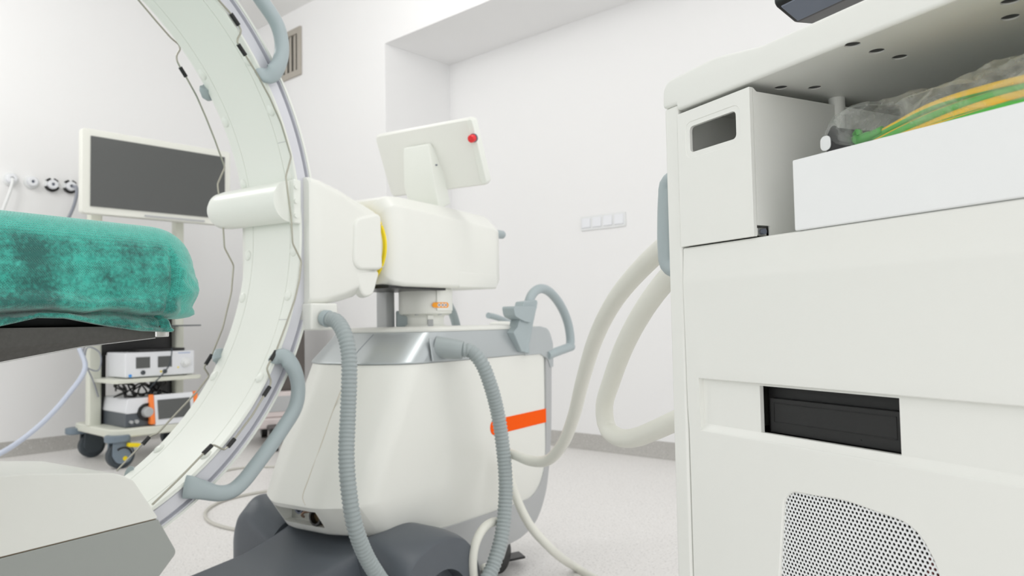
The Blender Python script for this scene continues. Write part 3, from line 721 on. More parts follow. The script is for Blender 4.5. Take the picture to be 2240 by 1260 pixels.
for a, hw, ht, zt in ((-0.12, 0.20, 0.20, 0.30), (-0.36, 0.20, 0.185, 0.292), (-0.46, 0.20, 0.165, 0.268), (-0.56, 0.20, 0.155, 0.250), (-0.75, 0.195, 0.15, 0.238), (-1.02, 0.185, 0.14, 0.226), (-1.12, 0.17, 0.13, 0.20)):
    pr = rpoly([(-hw, 0.05), (hw, 0.05), (hw + 0.005, zt * 0.55), (ht, zt), (-ht, zt), (-hw - 0.005, zt * 0.55)], [0.01, 0.01, 0.02, 0.035, 0.035, 0.02], 5)
    rings.append([(a, p.x, p.y) for p in pr])
obj('front_leg', loft(B(), rings), M['dkgrey'], ca, 0, ang=40)
for b in (-0.10, 0.10):
    obj('wheel', lathe(B(), (-1.02, b - 0.018, 0.045), (0, 1, 0), [(0, 0.03), (0.003, 0.045), (0.033, 0.045), (0.036, 0.03)]), M['black'], ca)
for b in (-0.11, 0.11):
    obj('wheel', lathe(B(), (0.27, b - 0.018, 0.06), (0, 1, 0), [(0, 0.04), (0.004, 0.06), (0.032, 0.06), (0.036, 0.04)]), M['black'], ca)
# black brake pedal at the rear
p = MF.pz(1110, 1213, 0.03)
bm = obox(B(), (p.x - 0.02, p.y - 0.0, 0.022), (0.055, -0.04, 0.004), (0.02, 0.026, 0), (0, 0, 0.004)); obox(bm, (p.x - 0.075, p.y + 0.04, 0.05), (0.04, -0.028, -0.0), (0.012, 0.016, 0), (0.0, 0.0, 0.034))
obj('brake_pedal', bm, M['black'], ca, 0.003)

# --- column carrying the arm
CA = 0.033
col = obj('column', lathe(B(), (CA, 0, 0.839), (0, 0, 1), [(0, 0.066), (0.006, 0.066), (0.008, 0.060), (0.030, 0.060), (0.036, 0.064), (0.042, 0.084), (0.046, 0.086), (0.122, 0.086), (0.13, 0.083)], n=56), M['white'], ca)
for k in range(6):
    t = k * PI / 3 + 0.3
    obj('bolt', cyl(B(), (CA + 0.074 * math.cos(t), 0.074 * math.sin(t), 0.876), (CA + 0.074 * math.cos(t), 0.074 * math.sin(t), 0.884), 0.006, n=12), M['skirt'], col)
dcam = MF.loc((0, 0, 0)); dirc = math.atan2(dcam.y, dcam.x - CA)
def colp(th, r, z): return Vector((CA + r * math.cos(th), r * math.sin(th), z))
# side cover of the column with a seam, right of the label
bm = B(); rings = []
for k in range(9):
    th = dirc + math.radians(24 + 52 * k / 8); rings.append([colp(th, 0.080, 0.89), colp(th, 0.091, 0.89), colp(th, 0.091, 0.957), colp(th, 0.080, 0.957)])
obj('side_cover', loft(bm, rings), M['white'], col, 0.001)
# amber label wrapped on the column
thc = dirc + math.radians(34); lab_z = 0.9075
bm = B(); rings = []
for k in range(17):
    f = -1 + 2 * k / 16; th = thc + 0.36 * f; hh = 0.0085 * (math.sqrt(max(0.02, 1 - max(0, (abs(f) - 0.72) / 0.28) ** 2)))
    rings.append([colp(th, 0.0905, lab_z - hh), colp(th, 0.0918, lab_z - hh), colp(th, 0.0918, lab_z + hh), colp(th, 0.0905, lab_z + hh)])
lab = obj('amber_label', loft(bm, rings), M['amber'], col)
for f in (-0.28, 0.12, 0.52):
    th = thc + 0.36 * f; c0 = colp(th, 0.0915, lab_z); rd = Vector((math.cos(th), math.sin(th), 0)); tg = Vector((-math.sin(th), math.cos(th), 0))
    bm = B(); loft(bm, [[c0 + rd * h + 0.0062 * (math.cos(PI / 3 * k + PI / 6) * tg + math.sin(PI / 3 * k + PI / 6) * Vector((0, 0, 1))) for k in range(6)] for h in (0, 0.0012)])
    hx = obj('hexagon_icon', bm, M['device'], lab)
    bm = B(); cyl(bm, c0 + rd * 0.001, c0 + rd * 0.0018, 0.0028, n=12); obj('icon_mark', bm, M['ink'], lab)
# bracket at the foot of the column
for (dth, m_, w) in ((14, 'skirt', 0.009),):
    th = dirc + math.radians(dth); c0 = colp(th, 0.062, 0.857); rd = Vector((math.cos(th), math.sin(th), 0)); tg = Vector((-math.sin(th), math.cos(th), 0))
    obj('bracket', obox(B(), c0, rd * 0.004, tg * w, Vector((0, 0, 0.018))), M[m_], col, 0.001)
    obj('bracket_cap', obox(B(), c0 + Vector((0, 0, 0.012)) + rd * 0.003, rd * 0.004, tg * 0.010, Vector((0, 0, 0.007))), M['white'], col, 0.002)
# grey strut behind the column and cable block
p = MF.pb(845, 700, 0.10)
obj('strut', prism_z(B(), rrect(p.x - 0.020, p.x + 0.020, 0.08, 0.125, 0.004), 0.838, 0.965), M['skirt'], ca)
p = MF.pb(880, 695, 0.06)
obj('cable_block', obox(B(), (p.x, 0.06, 0.866), (0.012, 0.012, 0), (-0.012, 0.016, 0), (0, 0, 0.026)), M['handle'], ca, 0.004)

# --- arm box on the column
def chsec(a, y0, y1, z0, z1, ct, cb, r=0.012):
    pr = rpoly([(y0, z0 + cb), (y0, z1 - ct), (y0 + ct * 0.9, z1), (y1 - ct * 0.9, z1), (y1, z1 - ct), (y1, z0 + cb), (y1 - cb, z0), (y0 + cb, z0)], r, 4)
    return [(a, p.x, p.y) for p in pr]
rings = [chsec(-0.272, -0.070, 0.070, 0.985, 1.19, 0.03, 0.03), chsec(-0.266, -0.10, 0.10, 0.966, 1.211, 0.03, 0.02), chsec(-0.245, -0.117, 0.117, 0.960, 1.222, 0.03, 0.012), chsec(-0.20, -0.122, 0.122, 0.959, 1.226, 0.035, 0.008),
         chsec(0.02, -0.124, 0.124, 0.960, 1.226, 0.045, 0.008), chsec(0.262, -0.122, 0.122, 0.968, 1.222, 0.05, 0.010), chsec(0.296, -0.118, 0.118, 0.976, 1.216, 0.05, 0.016), chsec(0.313, -0.100, 0.100, 0.995, 1.20, 0.05, 0.03)]
arm = obj('arm_box', loft(B(), rings), M['white'], ca, 0, ang=40)
obj('end_block', loft(B(), [chsec(0.055, -0.1247, 0.1247, 0.962, 1.016, 0.004, 0.004, 0.004), chsec(0.27, -0.1228, 0.1228, 0.965, 1.016, 0.004, 0.004, 0.004), chsec(0.298, -0.112, 0.112, 0.975, 1.010, 0.01, 0.01, 0.008)]), M['white'], arm, 0.002)
obj('under_gap', box(B(), -0.265, 0.0, -0.110, 0.11, 0.953, 0.9605), M['black'], arm)
kp = MF.pb(1101, 514, -0.07)
obj('release_knob', lathe(B(), (0.300, -0.07, kp.z), (1, 0, 0), [(0, 0.015), (kp.x - 0.308, 0.015), (kp.x - 0.300, 0.011)]), M['handle'], ca)
# yellow marked bearing
ZB = 1.072
obj('bearing', lathe(B(), (-0.33, 0, ZB), (1, 0, 0), [(0, 0.112), (0.06, 0.112)], n=64), M['white'], ca)
bm = B()
for k in range(6):
    rings = []
    for j in range(13):
        t = math.radians(-90 + 60 * k + 1 + 58 * j / 12)
        rings.append([(-0.300 + dx, rr * math.cos(t), ZB + rr * math.sin(t)) for dx, rr in ((0.010, 0.112), (0.010, 0.1215), (0.0175, 0.1215), (0.0175, 0.112))])
    loft(bm, rings)
obj('yellow_scale', bm, M['yellow'], ca)

# --- horn: the box that grips the curved arm
def hsec(a, y, z0, z1, ct, cb):
    return chsec(a, -y, y, z0, z1, ct, cb, 0.016)
rings = [hsec(-0.575, 0.128, 0.905, 1.222, 0.012, 0.012), hsec(-0.57, 0.132, 0.902, 1.224, 0.012, 0.012), hsec(-0.535, 0.134, 0.903, 1.221, 0.015, 0.012), hsec(-0.46, 0.132, 0.912, 1.207, 0.02, 0.02),
         hsec(-0.395, 0.128, 0.925, 1.193, 0.03, 0.03), hsec(-0.34, 0.120, 0.955, 1.182, 0.03, 0.03), hsec(-0.305, 0.108, 0.985, 1.172, 0.02, 0.02)]
horn = obj('arm_carrier', loft(B(), rings), M['white'], ca, 0, ang=40)
bm = loft(B(), [[(p.x, -0.118, p.y) for p in rpoly([(-0.433, 0.993), (-0.425, 1.137), (-0.318, 1.163), (-0.312, 1.0)], [0.03, 0.03, 0.012, 0.012], 5)], [(p.x, -0.1365, p.y) for p in rpoly([(-0.428, 0.997), (-0.420, 1.132), (-0.322, 1.156), (-0.318, 1.004)], [0.03, 0.03, 0.012, 0.012], 5)]])
obj('side_cover', bm, M['white'], horn, 0.006, 3)
bm = loft(B(), [[(p.x, -0.105, p.y) for p in rpoly([(-0.422, 0.992), (-0.318, 0.998), (-0.345, 0.925), (-0.39, 0.918)], [0.008, 0.008, 0.03, 0.03], 5)], [(p.x, -0.1295, p.y) for p in rpoly([(-0.419, 0.992), (-0.321, 0.998), (-0.348, 0.93), (-0.388, 0.924)], [0.008, 0.008, 0.03, 0.03], 5)]])
obj('lower_cover', bm, M['white'], horn, 0.006, 3)
# underside bracket with the first hose socket
p = MF.pb(690, 695, -0.10)
hb = obj('hose_bracket', obox(B(), (p.x - 0.005, -0.09, 0.872), (0.045, 0, 0), (0, 0.05, 0), (0, 0, 0.034)), M['white'], ca, 0.006)

# --- the C
RC_ = Vector((-1.2386, 0, 1.0819)); RI, RO = 0.6471, 0.7014; BN, BF = -0.1134, 0.0986
def ringsweep(prof, t0, t1, n=150):
    rings = []
    for k in range(n + 1):
        t = math.radians(t0 + (t1 - t0) * k / n)
        rings.append([(RC_.x + r * math.cos(t), b, RC_.z + r * math.sin(t)) for r, b in prof])
    return loft(B(), rings)
T0, T1 = -97, 92
cov = obj('c_arc_cover', ringsweep([(RI + 0.0045, BN), (RI + 0.002, BN + 0.0006), (RI, BN + 0.003), (RI, BN + 0.034), (RI + 0.0018, BN + 0.0345), (RI + 0.0018, BN + 0.0357), (RI, BN + 0.0362),
     (RI, BF - 0.0362), (RI + 0.0018, BF - 0.0357), (RI + 0.0018, BF - 0.0345), (RI, BF - 0.034), (RI, BF - 0.003), (RI + 0.002, BF - 0.0006), (RI + 0.0045, BF), (RI + 0.006, BF), (RI + 0.006, BN)], T0, T1), M['ring'], ca)
obj('guide_rail', ringsweep([(RI + 0.0055, BN + 0.010), (RI + 0.011, BN + 0.005), (RI + 0.038, BN + 0.006), (RI + 0.041, BN + 0.016), (RI + 0.046, BN + 0.016), (RI + 0.046, BN + 0.004), (RO - 0.004, BN + 0.004), (RO - 0.004, BF - 0.004), (RI + 0.046, BF - 0.004), (RI + 0.046, BF - 0.016), (RI + 0.041, BF - 0.016), (RI + 0.038, BF - 0.006), (RI + 0.011, BF - 0.005), (RI + 0.0055, BF - 0.010)], T0, T1), M['rail'], ca)
obj('outer_lip', ringsweep([(RO - 0.005, BN + 0.001), (RO, BN + 0.001), (RO, BF - 0.001), (RO - 0.005, BF - 0.001)], T0, T1), M['ring'], ca)
def rp(t, r, b):
    t = math.radians(t); return Vector((RC_.x + r * math.cos(t), b, RC_.z + r * math.sin(t)))
for t in (38, 27, 12.5, -4, -14, -33, -52):
    for b in (BN + 0.022, BF - 0.016):
        bm = B(); sphere(bm, (0, 0, 0), 1, n=14)
        c = rp(t, RI, b); rd = (RC_ - c); rd.y = 0; rd.normalize(); tg = Vector((rd.z, 0, -rd.x)); ax = Vector((0, 1, 0))
        for vv in bm.verts: q = vv.co.copy(); vv.co = c + rd * q.x * 0.006 + tg * q.y * 0.014 + ax * q.z * 0.012
        obj('stud', bm, M['ring'], cov)
for t in (20, 3, -19.5):
    obj('panel_joint', obox(B(), rp(t, RI - 0.0001, BN + 0.018), (rp(t, 1, 0) - rp(t, 0, 0)) * 0.0004, (0, 0.016, 0), (rp(t + 90, 1, 0) - rp(t, 0, 0) - (rp(t + 90, 0, 0) - rp(t, 0, 0))) * 0.0006), M['skirt'], cov)
# cross bolster on the inside of the C
p0 = MF.pa(640, 443, -0.62); p1 = MF.pa(478, 447, -0.62)
bc = Vector((-0.612, 0, 1.158))
bm = lathe(B(), (bc.x, BN + 0.012, bc.z), (0, 1, 0), [(0, 0.051), (0.23, 0.050), (0.262, 0.047), (0.277, 0.038), (0.283, 0.022), (0.284, 0.0)], n=40)
bol = obj('bolster', bm, M['ring'], ca)
obj('mount_plate', obox(B(), (-0.600, BN + 0.008, 1.158), (0.012, 0, 0), (0, 0.010, 0), (0, 0, 0.055)), M['ring'], bol, 0.004)
for z in (1.122, 1.158, 1.194):
    obj('bolt', cyl(B(), (-0.606, BN - 0.001, z), (-0.606, BN - 0.006, z), 0.006, n=14), M['ring'], bol)

# --- collision wires along both rims
def wire(pix, b, rad, sleeves, name_pts):
    P = [MF.pb(x, y, b) for x, y in pix]
    pts = []
    for i, p in enumerate(P):                       # short fillets at each bend
        if 0 < i < len(P) - 1:
            a, c = P[i - 1], P[i + 1]; da = (a - p); dc = (c - p); f = min(0.006, da.length * .3, dc.length * .3)
            q0, q1 = p + da.normalized() * f, p + dc.normalized() * f
            pts += [q0, (q0 + q1 + 2 * p) / 4, q1]
        else: pts.append(p)
    w = obj('bumper_wire', tube(B(), pts, rad, n=10, smooth=False), M['steel'], ca)
    for (q0, q1) in sleeves:
        a, c = MF.pb(*q0, b), MF.pb(*q1, b)
        obj('sleeve', cyl(B(), a, c, rad * 2.3, n=12), M['black'], w)
    return w
near_px = [(455, -30), (478, 0), (505, 30), (522, 55), (527, 66), (526, 74), (520, 84), (519, 92), (522, 98), (537, 121), (560, 158), (590, 213), (615, 270), (637, 343), (625, 386), (630, 425), (637, 478), (640, 532), (659, 571), (655, 612), (645, 655), (625, 712), (604, 768), (592, 788), (583, 806), (593, 834), (590, 846), (577, 866), (552, 908), (513, 960), (500, 976), (490, 984), (465, 972), (445, 992), (395, 1044), (333, 1104)]
wire(near_px, BN - 0.006, 0.0022, [((505, 30), (522, 55)), ((521, 97), (537, 121)), ((604, 768), (592, 788)), ((590, 846), (577, 866)), ((513, 960), (499, 977)), ((463, 974), (445, 992))], 'near')
far_px = [(270, -40), (303, 0), (345, 50), (374, 83), (392, 98), (394, 108), (386, 122), (387, 133), (394, 147), (407, 168), (430, 210), (451, 258), (470, 306), (484, 345), (492, 366), (476, 402), (477, 414), (482, 445), (487, 480), (491, 542), (511, 580), (506, 640), (487, 718), (463, 778), (450, 797), (446, 804), (458, 822), (430, 858), (385, 905), (345, 948), (326, 955), (308, 975), (255, 1030)]
wire(far_px, BF + 0.042, 0.0022, [((394, 147), (407, 168)), ((463, 776), (450, 797)), ((326, 956), (312, 972))], 'far')

# --- grab handles on both rims
def grab(mid, mir):
    pts = [(a, (BN + BF) - b if mir else b, z) for a, b, z in mid]
    L = spline(pts, 0.006); tot = len(L) - 1; rings = []; bx = Vector((0, 1, 0))
    for i, p in enumerate(L):
        t = (L[min(i + 1, tot)] - L[max(i - 1, 0)]).normalized(); n = t.cross(bx).normalized(); m = n.cross(t)
        e = min(i, tot - i) / tot
        hw = float(np.interp(e, [0, .02, .07, .13, .20], [.0245, .0240, .0205, .0175, .0163])); hb = float(np.interp(e, [0, .05, .12, .2], [.010, .013, .0160, .0163]))
        rings.append([p + n * hw * math.copysign(abs(math.cos(q)) ** .9, math.cos(q)) + m * hb * math.copysign(abs(math.sin(q)) ** .9, math.sin(q)) for q in [2 * PI * k / 20 for k in range(20)]])
    return obj('grab_handle', loft(B(), rings), M['handle'], ca, ang=50)
hp = [(605, 790, .002), (611, 784, -.006), (624, 784, -.015), (641, 804, -.022), (652, 842, -.025), (647, 888, -.026), (618, 938, -.026), (560, 1018, -.026), (532, 1053, -.026), (508, 1073, -.025), (478, 1079, -.022), (440, 1071, -.013), (415, 1066, -.005), (404, 1065, .002)]
lowh = []
for x, y, db in hp:
    q = MF.pb(x, y, BN + db); lowh.append((q.x, BN + db, q.z))
grab(lowh, False); grab(lowh, True)
def rotc(p, d):
    x, z = p[0] - RC_.x, p[2] - RC_.z; t = math.radians(d); return (RC_.x + x * math.cos(t) - z * math.sin(t), p[1], RC_.z + x * math.sin(t) + z * math.cos(t))
uph = [rotc((a, b, 2 * RC_.z - z), 6.2) for a, b, z in lowh]
grab(uph, False); grab(uph, True)

# --- tube housing under the C
def hs(b, d):
    pr = [(-1.62, 0.635), (-1.22, 0.604), (-1.069, 0.578), (-1.034, 0.560), (-0.982, 0.478), (-0.942, 0.397), (-0.985, 0.355), (-1.12, 0.30), (-1.62, 0.27)]
    return pr
up = [(-1.62, 0.4745), (-1.62, 0.640), (-1.22, 0.604), (-1.068, 0.578), (-1.034, 0.559), (-0.984, 0.4775), (-0.985, 0.4745)]
lo = [(-1.62, 0.27), (-1.12, 0.30), (-0.985, 0.355), (-0.942, 0.397), (-0.982, 0.4715), (-0.985, 0.4725), (-1.62, 0.4725)]
tube_h = obj('tube_housing', prism_y(B(), rpoly(up, [0, 0.02, 0.2, 0.06, 0.03, 0.002, 0], 5), -0.143, 0.125), M['white'], ca, 0.012, 4)
obj('lower_shell', prism_y(B(), rpoly(lo, [0.03, 0.03, 0.01, 0.012, 0.002, 0, 0], 5), -0.143, 0.125), M['housing_grey'], tube_h, 0.006, 3)
obj('seam', box(B(), -1.61, -0.985, -0.138, 0.12, 0.4715, 0.4755), mat('tan_gasket', (150, 124, 92), 0.6), tube_h)

# --- touch display on the arm, seen from behind
def W2L(p): return MF.loc(p)
TL = np.array([-0.458, 2.450, 0.85 + 415 / 1620 * 2.45]); wd = np.array([0.862, -0.507, 0]); TRp = TL + wd * 0.387
dn = np.array([0.508 * 0.085 / 0.213, 0.861 * 0.085 / 0.213, -0.195 / 0.213]); dn /= np.linalg.norm(dn)
TLc = at(817, 297, 2.45); wv = at(1030, 257, 2.254) - TLc; WL_ = np.linalg.norm(wv); wv /= WL_
dn = dn - wv * (dn @ wv); dn /= np.linalg.norm(dn); nb = np.cross(dn, wv)
if nb[1] > 0: nb = -nb                             # towards the viewer: the back of the display
def ds(x, y, d): return W2L(TLc + wv * x + dn * y + nb * d)
Hd = 0.215
bm = loft(B(), [[ds(p.x, p.y, d) for p in rrect(0 + i, WL_ - i, 0 + i, Hd - i, 0.014)] for d, i in ((-0.030, 0.002), (-0.026, 0.0), (-0.010, 0.0), (0.0, 0.006))])
dsp = obj('touch_display', bm, M['white'], ca, 0)
bm = loft(B(), [[ds(p.x, p.y, d) for p in rrect(0.008, WL_ - 0.008, 0.008, Hd - 0.008, 0.01)] for d in (-0.0302, -0.032)]); obj('screen', bm, M['screen'], dsp)
bm = loft(B(), [[ds(p.x, p.y, d) for p in rrect(WL_ - 0.018, WL_ + 0.004, 0.004, Hd - 0.006, 0.009)] for d in (-0.028, 0.004)]); obj('side_grip', bm, M['ring'], dsp, 0.003)
eb = obj('emergency_button', loft(B(), [[ds(WL_ - 0.006 + r * math.cos(2 * PI * k / 24), 0.062 + r * math.sin(2 * PI * k / 24), d) for k in range(24)] for d, r in ((0.002, 0.0115), (0.010, 0.0125), (0.018, 0.0125), (0.022, 0.010), (0.023, 0.0))]), M['red'], dsp)
obj('button_collar', loft(B(), [[ds(WL_ - 0.006 + r * math.cos(2 * PI * k / 24), 0.062 + r * math.sin(2 * PI * k / 24), d) for k in range(24)] for d, r in ((0.0005, 0.0145), (0.0035, 0.0145), (0.0045, 0.0135))]), M['ink'], dsp)
# neck
x0, x1 = 0.122, 0.222
bm = loft(B(), [[ds(x0, 0.055, 0.002), ds(x1, 0.055, 0.002), ds(x1, 0.055, 0.02), ds(x0, 0.055, 0.02)], [ds(x0 - 0.003, 0.075, -0.002), ds(x1 + 0.006, 0.075, -0.002), ds(x1 + 0.004, 0.075, 0.028), ds(x0 - 0.003, 0.075, 0.028)],
                [ds(x0 - 0.012, 0.17, -0.004), ds(x1 + 0.018, 0.17, -0.004), ds(x1 + 0.010, 0.17, 0.055), ds(x0 - 0.012, 0.17, 0.055)], [ds(x0 - 0.014, 0.262, -0.005), ds(x1 + 0.012, 0.262, -0.005), ds(x1 + 0.006, 0.262, 0.055), ds(x0 - 0.014, 0.262, 0.055)]])
nk = obj('display_neck', bm, M['ring'], ca, 0.005, 3)
obj('screw', loft(B(), [[ds(x1 + 0.0125, 0.125, 0.02) + Vector((0.0025 * math.cos(k * PI / 4), -0.002 * 0, 0.0025 * math.sin(k * PI / 4))) + (ds(1, 0, 0) - ds(0, 0, 0)) * d for k in range(8)] for d in (-0.004, 0.002)]), M['ink'], nk)

# --- push handles at the rear
def dloop(b, s):
    pts = [MF.pb(x, y, b - 0.012) for x, y in ((1150, 772), (1152, 735), (1158, 690), (1168, 648), (1185, 632), (1205, 636), (1230, 664), (1248, 705), (1254, 745), (1252, 762))]
    pts = [Vector((p.x, b, p.z)) for p in pts]
    h = obj('push_handle', tube(B(), pts, lambda f, s_: 0.0165 + 0.007 * max(0, 1 - f / 0.2), n=16, step=0.008), M['handle'], ca)
    q = [MF.pb(x, y, b - 0.012) for x, y in ((1256, 758), (1228, 768), (1203, 778))]
    obj('lower_bar', tube(B(), [Vector((p.x, b, p.z)) for p in q], 0.0165, n=16, step=0.01), M['handle'], h)
    pl = [MF.pb(x, y, b - 0.012) for x, y in ((1119, 727), (1128, 716), (1143, 660), (1174, 655), (1163, 705), (1152, 768), (1137, 770))]
    bm = prism_y(B(), rpoly([(p.x, p.z) for p in pl], [0.004, 0.004, 0.004, 0.01, 0.01, 0.01, 0.004], 4), b - 0.020, b + 0.016); obj('upright', bm, M['handle'], h, 0.003)
    pl = [MF.pb(x, y, b - 0.012) for x, y in ((1113, 670), (1166, 670), (1152, 706), (1138, 703), (1117, 692))]
    bm = prism_y(B(), rpoly([(p.x, p.z) for p in pl], [0.008, 0.003, 0.003, 0.02, 0.02], 4), b - 0.030, b + 0.016); obj('cable_hook', bm, M['handle'], h, 0.003)
dloop(-0.212, 1)
# low parts on the deck beyond
p = MF.pb(1095, 708, 0.08); obj('deck_knob', lathe(B(), (p.x, 0.08, 0.836), (0, 0, 1), [(0, 0.045), (0.008, 0.045), (0.016, 0.035), (0.018, 0.0)]), M['white'], ca)
pts = [MF.pb(x, y, 0.12) for x, y in ((1068, 690), (1082, 693), (1110, 704), (1135, 720))]
obj('brake_lever', tube(B(), pts, 0.012, n=12, step=0.01), M['handle'], ca)
pts = [MF.pb(x, y, 0.10) for x, y in ((982, 668), (992, 690), (1000, 722), (1003, 745))]
obj('cable_guide', tube(B(), pts, 0.016, n=12, step=0.01), M['handle'], ca)

# --- ribbed hoses
def ribbed(pts, r, pitch, sock):
    h = obj('ribbed_hose', tube(B(), pts, lambda f, s: r * (1 + 0.075 * math.cos(2 * PI * s / pitch)), n=24, step=pitch / 6), M['hose'], ca, ang=60)
    return h
P1 = [MF.pb(x, y, b) for x, y, b in ((716, 697, -0.155), (735, 702, -0.185), (753, 730, -0.225), (763, 775, -0.245), (764, 830, -0.255), (761, 910, -0.26), (758, 1000, -0.275), (764, 1080, -0.29), (776, 1150, -0.30), (800, 1215, -0.30), (830, 1265, -0.30))] + [Vector((-0.455, -0.285, 0.175)), Vector((-0.475, -0.245, 0.125)), Vector((-0.50, -0.17, 0.11))]
h1 = ribbed(P1, 0.0182, 0.0098, None)
d = (P1[0] - P1[1]).normalized()
obj('hose_socket', lathe(B(), P1[0] + d * 0.012, -d, [(0, 0.020), (0.012, 0.0215), (0.016, 0.0215), (0.018, 0.019)]), M['handle'], h1)
P2 = [MF.pb(x, y, b) for x, y, b in ((1008, 766, -0.265), (1030, 768, -0.29), (1052, 792, -0.315), (1072, 840, -0.33), (1088, 900, -0.335), (1099, 970, -0.345), (1106, 1050, -0.36), (1104, 1120, -0.37), (1096, 1180, -0.375), (1080, 1235, -0.375), (1060, 1285, -0.37))] + [Vector((-0.045, -0.335, 0.055)), Vector((-0.06, -0.28, 0.050)), Vector((-0.06, -0.215, 0.105)), Vector((-0.05, -0.15, 0.13))]
h2 = ribbed(P2, 0.0200, 0.0106, None)
d = (P2[1] - P2[0]).normalized(); bs = Vector((-0.165, -0.20, 0.782))
sk = obj('hose_socket', lathe(B(), bs, P2[0] + d * 0.006 - bs, [(0, 0.031), (0.055, 0.029), (0.075, 0.027), ((P2[0] + d * 0.006 - bs).length, 0.026), ((P2[0] + d * 0.006 - bs).length + 0.001, 0.020)], n=36), M['hose'], ca)
obj('socket_flange', obox(B(), (-0.165, -0.2115, 0.775), (0.040, 0, 0), (0, 0.0025, 0), (0, 0.0055, 0.033)), M['silver'], ca, 0.002, 2)

# ================================================================== WORKSTATION CART at the right
CF = Fr(at(1490, 540, 0.78), 117.2)
AR, BB = -0.60, -0.50
cart = empty('workstation_cart', CF.o, CF.ang, 'white plastic equipment cart with a perforated grille and black disc drive', 'equipment cart')
# front panel with its long recess, drive opening and grille opening
def arc(c, r, t0, t1, n=4):
    return [(c[0] + r * math.cos(math.radians(t0 + (t1 - t0) * k / n)), c[1] + r * math.sin(math.radians(t0 + (t1 - t0) * k / n))) for k in range(n + 1)]
UPF = [(-0.0012, 0.80), (-0.0008, 0.835), (-0.0001, 0.8872), (0.0, 0.8890), (-0.0002, 0.8908), (-0.0018, 0.9190)] + arc((-0.0048, 0.9218), 0.003, 10, 90)
OA0, OA1, OZ0, OZ1 = -0.2385, -0.0965, 0.7425, 0.7860
A1 = -0.0015; AL = -0.0195; A0 = AR + 0.002; BK = -0.012
lowf = [(-0.003, 0.12), (-0.003, 0.70), (-0.0028, 0.7345)] + arc((-0.0045, 0.7348), 0.0017, 0, 60)
up_prof = [(BK, OZ1), (-0.0075, OZ1), (-0.0075, 0.7882)] + arc((-0.0024, 0.7900), 0.0016, -80, 0) + UPF + [(BK, 0.9248)]
dn_prof = lowf + [(-0.0068, 0.7408), (-0.0075, OZ0), (BK, OZ0), (BK, 0.12)]
full = [(BK, 0.12), (-0.003, 0.12), (-0.003, 0.70), (-0.0028, 0.7345), (-0.0015, 0.76)] + UPF + [(BK, 0.9248)]
bm = prism_x(B(), dn_prof, A0, AL)
fp = obj('front_panel', bm, M['cart'], cart, ang=50)
gr_out = [CF.pb(x, y, -0.003) for x, y in ((1718, 1094), (1745, 1081), (1810, 1089), (1919, 1123), (1984, 1146), (2020, 1177), (2043, 1220), (2055, 1262))]
go = [(-0.126, 0.6945), (-0.19, 0.6985), (-0.2505, 0.6925), (-0.2665, 0.665), (-0.272, 0.60), (-0.26, 0.50), (-0.118, 0.50), (-0.115, 0.60)]
gpoly = rpoly(go, [0.016, 0.10, 0.030, 0.04, 0.15, 0.04, 0.03, 0.15], 7)
gc = sum((Vector(p) for p in gpoly), Vector((0, 0))) / len(gpoly)
def gring(y, k): return [(gc.x + (p[0] - gc.x) * k, y, gc.y + (p[1] - gc.y) * k) for p in gpoly]
gh = loft(B(), [gring(-0.05, 1.0), gring(-0.0052, 1.0), gring(-0.0040, 1.004), gring(-0.0030, 1.018), gring(0.02, 1.15)])
cutter(fp, [gh])
bm = B(); bm.from_mesh(fp.data)
prism_x(bm, up_prof, A0, AL); prism_x(bm, full, AL, A1)
for (x0, x1) in ((OA1, AL), (A0, OA0)): box(bm, x0, x1, BK, -0.0075, OZ0, OZ1)
bm.normal_update(); bmesh.ops.recalc_face_normals(bm, faces=bm.faces); bm.to_mesh(fp.data); bm.free()
for p in fp.data.polygons: p.use_smooth = True
fp.data.set_sharp_from_angle(angle=math.radians(16))
# perforated sheet: staggered round holes in hexagonal cells
def grille():
    bm = B(); p = 0.0038; r = 0.00126; n = 12; ry = p * 0.8660254
    a0, a1, z0, z1 = -0.276, -0.110, 0.496, 0.704; j = 0; yb, yt = -0.0062, -0.0055
    z = z0
    while z < z1:
        x = a0 + (p / 2 if j % 2 else 0)
        while x < a1:
            out, inn, bk = [], [], []
            for k in range(n):
                t = 2 * PI * k / n; hx = p / 2 / math.cos(((t + PI / 6) % (PI / 3)) - PI / 6) if True else 0
                out.append(bm.verts.new((x + hx * math.cos(t), yt, z + hx * math.sin(t))))
                inn.append(bm.verts.new((x + r * math.cos(t), yt, z + r * math.sin(t))))
                bk.append(bm.verts.new((x + r * math.cos(t), yb, z + r * math.sin(t))))
            for k in range(n):
                m = (k + 1) % n
                bm.faces.new((out[k], inn[k], inn[m], out[m])); bm.faces.new((inn[k], bk[k], bk[m], inn[m]))
            x += p
        z += ry; j += 1
    bmesh.ops.remove_doubles(bm, verts=bm.verts, dist=0.00005)
    for f in bm.faces:
        if f.normal.length and abs(f.calc_center_median().y - yt) < 1e-6 and f.normal.y < 0: f.normal_flip()
    return bm
obj('grille', grille(), M['box'], fp, ang=30)
